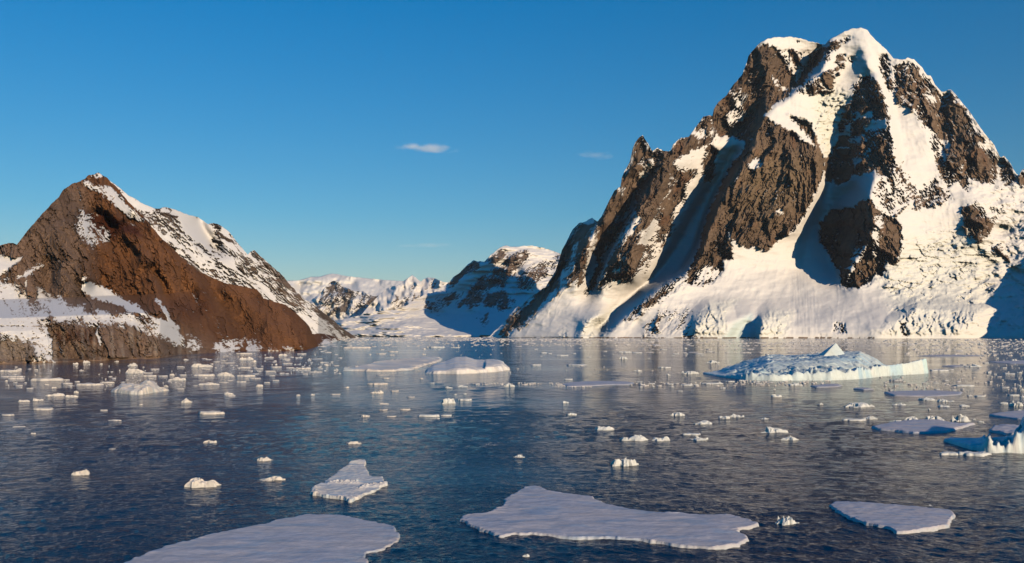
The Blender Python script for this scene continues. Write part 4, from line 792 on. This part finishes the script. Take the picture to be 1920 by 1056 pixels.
GROUPS = {
 ('bits off the brown mountain cliff', 'small pale bit of drift ice on the water close under the left cliff'):
  [(275,700,20,3),(288,693,19,4),(336,688,14,3),(348,675,11,4),(278,706,26,5),(305,706,20,4),(322,704,10,6),(340,704,17,5),(327,713,32,8),(310,725,9,7),(282,711,11,3),(336,730,18,3),(151,695,9,3),(185,702,5,2),(140,683,11,6),(160,680,15,8),(143,688,4,3),(167,684,4,2),(189,683,6,3),(218,678,8,3),(373,688,41,9),(386,693,14,4),(386,722,35,7),(366,724,9,2),(380,705,40,5)],
 ('scatter at the left edge', 'small bit of drift ice in the loose belt at the left edge of the photo'):
  [(12,779,24,3),(54,729,15,3),(80,714,66,8),(25,711,30,3),(11,715,6,4),(18,707,42,3),(12,697,44,7),(34,694,11,5),(67,694,8,3),(86,722,10,4),(100,728,11,5),(34,724,16,3),(124,720,22,6),(122,713,14,3),(143,716,12,3),(162,723,50,6),(197,718,28,3),(205,722,10,2)],
 ('scatter off the brown headland', 'small bit of drift ice in the crowded patch off the brown headland'):
  [(455,664,36,7),(459,675,30,9),(476,679,9,7),(503,671,20,6),(528,667,18,7),(564,664,20,3),(560,671,14,3),(534,674,20,3),(537,682,23,3),(517,684,6,4),(515,689,22,5),(505,697,23,4),(568,692,30,4),(543,690,14,3),(484,692,20,3),(455,690,26,3),(425,681,30,2),(405,679,14,3),(419,677,10,2),(417,705,36,10),(457,706,38,6),(434,707,10,3),(477,710,22,3),(451,717,20,5),(430,714,14,2),(500,718,13,4),(517,714,14,3),(510,705,12,3),(404,722,14,6),(418,718,20,3),(430,743,20,3),(469,696,6,2),(572,702,12,3),(590,698,26,2),(603,680,7,3),(613,686,7,6),(598,690,9,3),(630,686,12,2),(600,673,10,2),(615,661,14,3),(610,657,6,2),(600,655,7,2)],
 ('blue water left of the flat topped iceberg', 'small bit of drift ice in the blue water below the rumpled brownish floe'):
  [(559,742,10,4),(586,741,9,4),(628,740,20,3),(650,727,10,4),(724,710,15,4),(716,704,24,2),(707,721,38,4),(791,711,6,2),(770,745,18,2),(718,769,18,2),(733,782,18,3),(790,710,7,2),(810,719,12,3),(872,739,7,2),(854,740,5,2),(822,786,5,3)],
 ('bits beyond the flat topped iceberg', 'small bit of drift ice on the far water beyond the flat topped iceberg'):
  [(666,653,50,7),(700,650,14,4),(723,648,14,3),(714,664,20,4),(736,660,20,3),(716,656,10,3),(734,666,12,2),(694,665,4,3),(795,655,8,3),(815,652,38,5),(823,656,6,2),(795,665,8,3),(853,652,18,3),(1004,655,10,3),(1019,662,15,3),(1031,663,9,2),(1055,667,24,3),(1077,663,7,2),(1015,668,6,2),(1005,685,24,3),(1083,685,40,3),(1062,695,3,2),(1104,670,9,2),(1134,659,9,3),(1066,712,20,4),(956,698,6,2)],
 ('bits left of the large iceberg', 'small bit of drift ice between the far shore and the largest iceberg'):
  [(1196,662,22,3),(1245,656,14,2),(1286,654,6,3),(1287,664,9,2),(1240,643,7,2),(1312,664,20,2),(1268,664,12,2),(1262,667,7,2),(1316,667,6,2),(1330,660,14,2),(1216,672,6,2),(1450,666,30,3),(1465,668,14,5)],
 ('slush line below the large iceberg', 'small bit of drift ice in the slushy line left of and below the large iceberg'):
  [(1223,720,14,4),(1258,721,15,4),(1289,723,24,5),(1306,722,10,4),(1338,720,40,3),(1350,718,7,4),(1356,728,12,2),(1276,734,13,2),(1493,723,34,7),(1453,731,5,3),(1200,717,12,3),(1202,726,8,2),(1225,725,5,2),(1260,726,10,2),(1370,716,20,3),(1390,714,14,4),(1420,717,18,4),(1445,718,12,3)],
 ('loose ice right of the large iceberg', 'small bit of drift ice in the loose field at the right of the large iceberg'):
  [(1828,787,8,3),(1841,744,21,5),(1820,743,12,4),(1812,725,40,6),(1683,714,24,3),(1661,718,7,2),(1735,719,11,3),(1756,719,12,2),(1775,714,12,2),(1759,731,12,2),(1790,732,10,2),(1671,732,9,2),(1827,688,38,8),(1765,696,40,5),(1784,694,14,3),(1850,681,14,4),(1905,677,18,7),(1884,690,12,3),(1856,700,11,6),(1867,702,6,3),(1897,702,24,5),(1913,700,9,6),(1860,706,6,2),(1881,713,4,3),(1871,672,5,3),(1888,727,15,3),(1863,729,3,2),(1914,725,8,5),(1918,732,10,6),(1903,742,22,7),(1915,771,12,6),(1918,745,8,6),(1817,652,14,3),(1840,646,11,4),(1864,659,12,4),(1837,668,5,2),(1895,662,14,3),(1905,655,10,3),(1880,650,9,3)],
}
for (g, lb), lst in GROUPS.items():
    for u, vb, w_, h_ in lst: piece(u, vb, w_, h_, lb, g)

# ---- brash: uncountable crumbs towards the far shore
def brash():
    rng = np.random.default_rng(5); Vs = []; Fs = []; Ts = []; n0 = 0
    def field(n, fu, fv, wr, hr):
        nonlocal n0
        for _ in range(n):
            u, v = fu(), fv()
            if v < 635.5 and u > 930 : v = 635.5 + rng.random()
            D = HC * F / (v - HOR); m = D / F; w_ = rng.uniform(*wr) * (0.5 + rng.random() ** 3 * 2); W = w_ * m / 2; dp = W * rng.uniform(0.5, 1.2); H = rng.uniform(*hr) * m * 0.4 + 0.05
            k = 7; a = np.linspace(0, 2 * math.pi, k, endpoint=False) + rng.random(); r = 0.75 + 0.5 * rng.random(k)
            cx0 = (u - CX) / F * D; c, s_ = np.cos(a) * r, np.sin(a) * r
            top = H * (0.5 + rng.random(k)); 
            V = np.concatenate([np.stack([cx0 + c * W, D + s_ * dp, -0.1 + 0 * c], -1), np.stack([cx0 + c * W * 0.8, D + s_ * dp * 0.8, top], -1), [[cx0, D, H * rng.uniform(0.8, 1.8)]]])
            f = [(i, (i + 1) % k, k + (i + 1) % k) for i in range(k)] + [(i, k + (i + 1) % k, k + i) for i in range(k)] + [(k + i, k + (i + 1) % k, 2 * k) for i in range(k)]
            Vs.append(V); Fs.append(np.array(f) + n0); n0 += len(V); t = 0.62 + 0.24 * rng.random(); Ts.append(np.tile([t, t * 0.98, t * 0.97], (len(V), 1)))
    far = lambda a, b, p=1.0: (lambda: a + (b - a) * rng.random() ** p)
    field(900, far(600, 1200), far(633.5, 640, 1.2), (2, 10), (0.4, 1.4))
    field(500, far(560, 1250), far(636, 650, 1.3), (2, 9), (0.4, 1.4))
    field(500, far(1150, 1920), far(636, 650, 1.2), (1.5, 9), (0.4, 1.6))
    field(420, far(1700, 1930), far(636, 668, 1.1), (1.5, 7), (0.6, 2.2))
    for c in (643, 648.5, 655, 661): field(90, far(1150, 1780), far(c - 0.5, c + 0.7), (2, 9), (0.4, 1.2))
    field(130, far(380, 640), far(662, 702, 1.0), (1.5, 7), (0.4, 1.2)); field(80, far(0, 400), far(686, 730, 1.0), (1.5, 6), (0.5, 1.5))
    field(90, far(1380, 1560), far(713, 720), (1.5, 6), (0.6, 2)); field(80, far(1180, 1480), far(716, 724), (1.5, 6), (0.5, 1.6)); field(60, far(870, 1080), far(718, 721), (1.5, 6), (0.3, 0.8))
    field(90, far(1640, 1830), far(706, 734), (1.5, 6), (0.4, 1.0)); field(120, far(1790, 1930), far(670, 745), (1.5, 5), (0.5, 1.8)); field(120, far(1040, 1110), far(718, 726), (1.5, 5), (0.3, 1))
    field(160, far(600, 1900), far(650, 700, 1.5), (1, 4), (0.3, 0.9))
    T = np.concatenate(Ts)
    o = mesh_obj('brash_ice', np.concatenate(Vs), np.concatenate(Fs), MAT_ICE, smooth=np.zeros(sum(len(f) for f in Fs), bool), attrs={'tint': ('FLOAT_COLOR', np.concatenate([T, np.ones((len(T), 1))], 1))})
    tag(o, 'crumbs of brash ice thickening towards the far shore', 'brash ice', None, 'stuff')
brash()

# ---- clouds: small volumes far behind the mountains
def cloud(u, v, w_, h_, D, dens, label, seed, tilt=0.0):
    bpy_me = bpy.data.meshes.new('cloud'); o = bpy.data.objects.new('cloud', bpy_me); col.objects.link(o)
    n = 24; m = 12; V = []; Fc = []
    for i in range(m + 1):
        p = math.pi * i / m
        for j in range(n):
            t = 2 * math.pi * j / n; V.append((math.sin(p) * math.cos(t), math.sin(p) * math.sin(t), math.cos(p)))
    for i in range(m):
        for j in range(n): Fc.append((i * n + j, (i + 1) * n + j, (i + 1) * n + (j + 1) % n, i * n + (j + 1) % n))
    bpy_me.from_pydata(V, [], Fc); bpy_me.update()
    x, y, z = px(u, v, D); o.location = (x, y, z); k = D / F
    o.scale = (w_ / 2 * k, w_ / 2 * k * 0.5, h_ / 2 * k); o.rotation_euler = (0, tilt, 0)
    mt = bpy.data.materials.new('thin_cloud'); mt.use_nodes = True; N = mt.node_tree.nodes; L = mt.node_tree.links; N.clear()
    ou = N.new('ShaderNodeOutputMaterial'); pv = N.new('ShaderNodeVolumePrincipled'); tc = N.new('ShaderNodeTexCoord'); nz = N.new('ShaderNodeTexNoise')
    mp = N.new('ShaderNodeMapping'); mp.inputs['Scale'].default_value = (2.2, 1.2, 0.8); mp.inputs['Location'].default_value = (seed, seed * 0.7, 0)
    L.new(tc.outputs['Object'], mp.inputs[0]); L.new(mp.outputs[0], nz.inputs['Vector']); nz.inputs['Scale'].default_value = 1.0; nz.inputs['Detail'].default_value = 4; nz.inputs['Roughness'].default_value = 0.5
    ln = N.new('ShaderNodeVectorMath'); ln.operation = 'LENGTH'; L.new(tc.outputs['Object'], ln.inputs[0])
    a = N.new('ShaderNodeMath'); a.operation = 'MULTIPLY_ADD'; a.inputs[1].default_value = -0.55; L.new(ln.outputs['Value'], a.inputs[0]); L.new(nz.outputs['Fac'], a.inputs[2])
    r = N.new('ShaderNodeMapRange'); r.inputs[1].default_value = 0.08; r.inputs[2].default_value = 0.42; r.inputs[3].default_value = 0; r.inputs[4].default_value = dens
    L.new(a.outputs[0], r.inputs[0]); L.new(r.outputs[0], pv.inputs['Density']); pv.inputs['Color'].default_value = (1, 1, 1, 1); pv.inputs['Anisotropy'].default_value = -0.4
    L.new(pv.outputs[0], ou.inputs['Volume']); bpy_me.materials.append(mt)
    tag(o, label, 'cloud')
cloud(800, 277, 140, 20, 15000, 0.0026, 'small bright wisp of cloud high over the middle of the channel', 3.0, 0.03)
cloud(1120, 291, 90, 16, 15000, 0.0011, 'very faint wisp of cloud left of the tall peak', 7.0, 0.06)
cloud(800, 460, 130, 12, 15000, 0.0005, 'barely visible wisp of cloud low over the far mountains', 9.0, 0.0)
sc.cycles.volume_step_rate = 1.0; sc.cycles.volume_max_steps = 128; sc.cycles.volume_bounces = 2

# ---- clear polar air over the whole channel
def haze():
    x0, x1, y0, y1, z0, z1 = -32000, 32000, -32000, 32000, -10, 1150
    me = bpy.data.meshes.new('haze'); V = [(x, y, z) for z in (z0, z1) for x, y in ((x0, y0), (x1, y0), (x1, y1), (x0, y1))]
    me.from_pydata(V, [], [(3, 2, 1, 0), (4, 5, 6, 7), (0, 1, 5, 4), (1, 2, 6, 5), (2, 3, 7, 6), (3, 0, 4, 7)]); me.update()
    o = bpy.data.objects.new('haze', me); col.objects.link(o)
    mt = bpy.data.materials.new('polar_air'); mt.use_nodes = True; N = mt.node_tree.nodes; L = mt.node_tree.links; N.clear()
    ou = N.new('ShaderNodeOutputMaterial'); pv = N.new('ShaderNodeVolumePrincipled'); pv.inputs['Density'].default_value = 1.4e-5; pv.inputs['Color'].default_value = (0.8, 0.88, 1, 1)
    L.new(pv.outputs[0], ou.inputs['Volume']); me.materials.append(mt); tag(o, 'thin pale air over the channel', None, None, 'stuff')
haze()
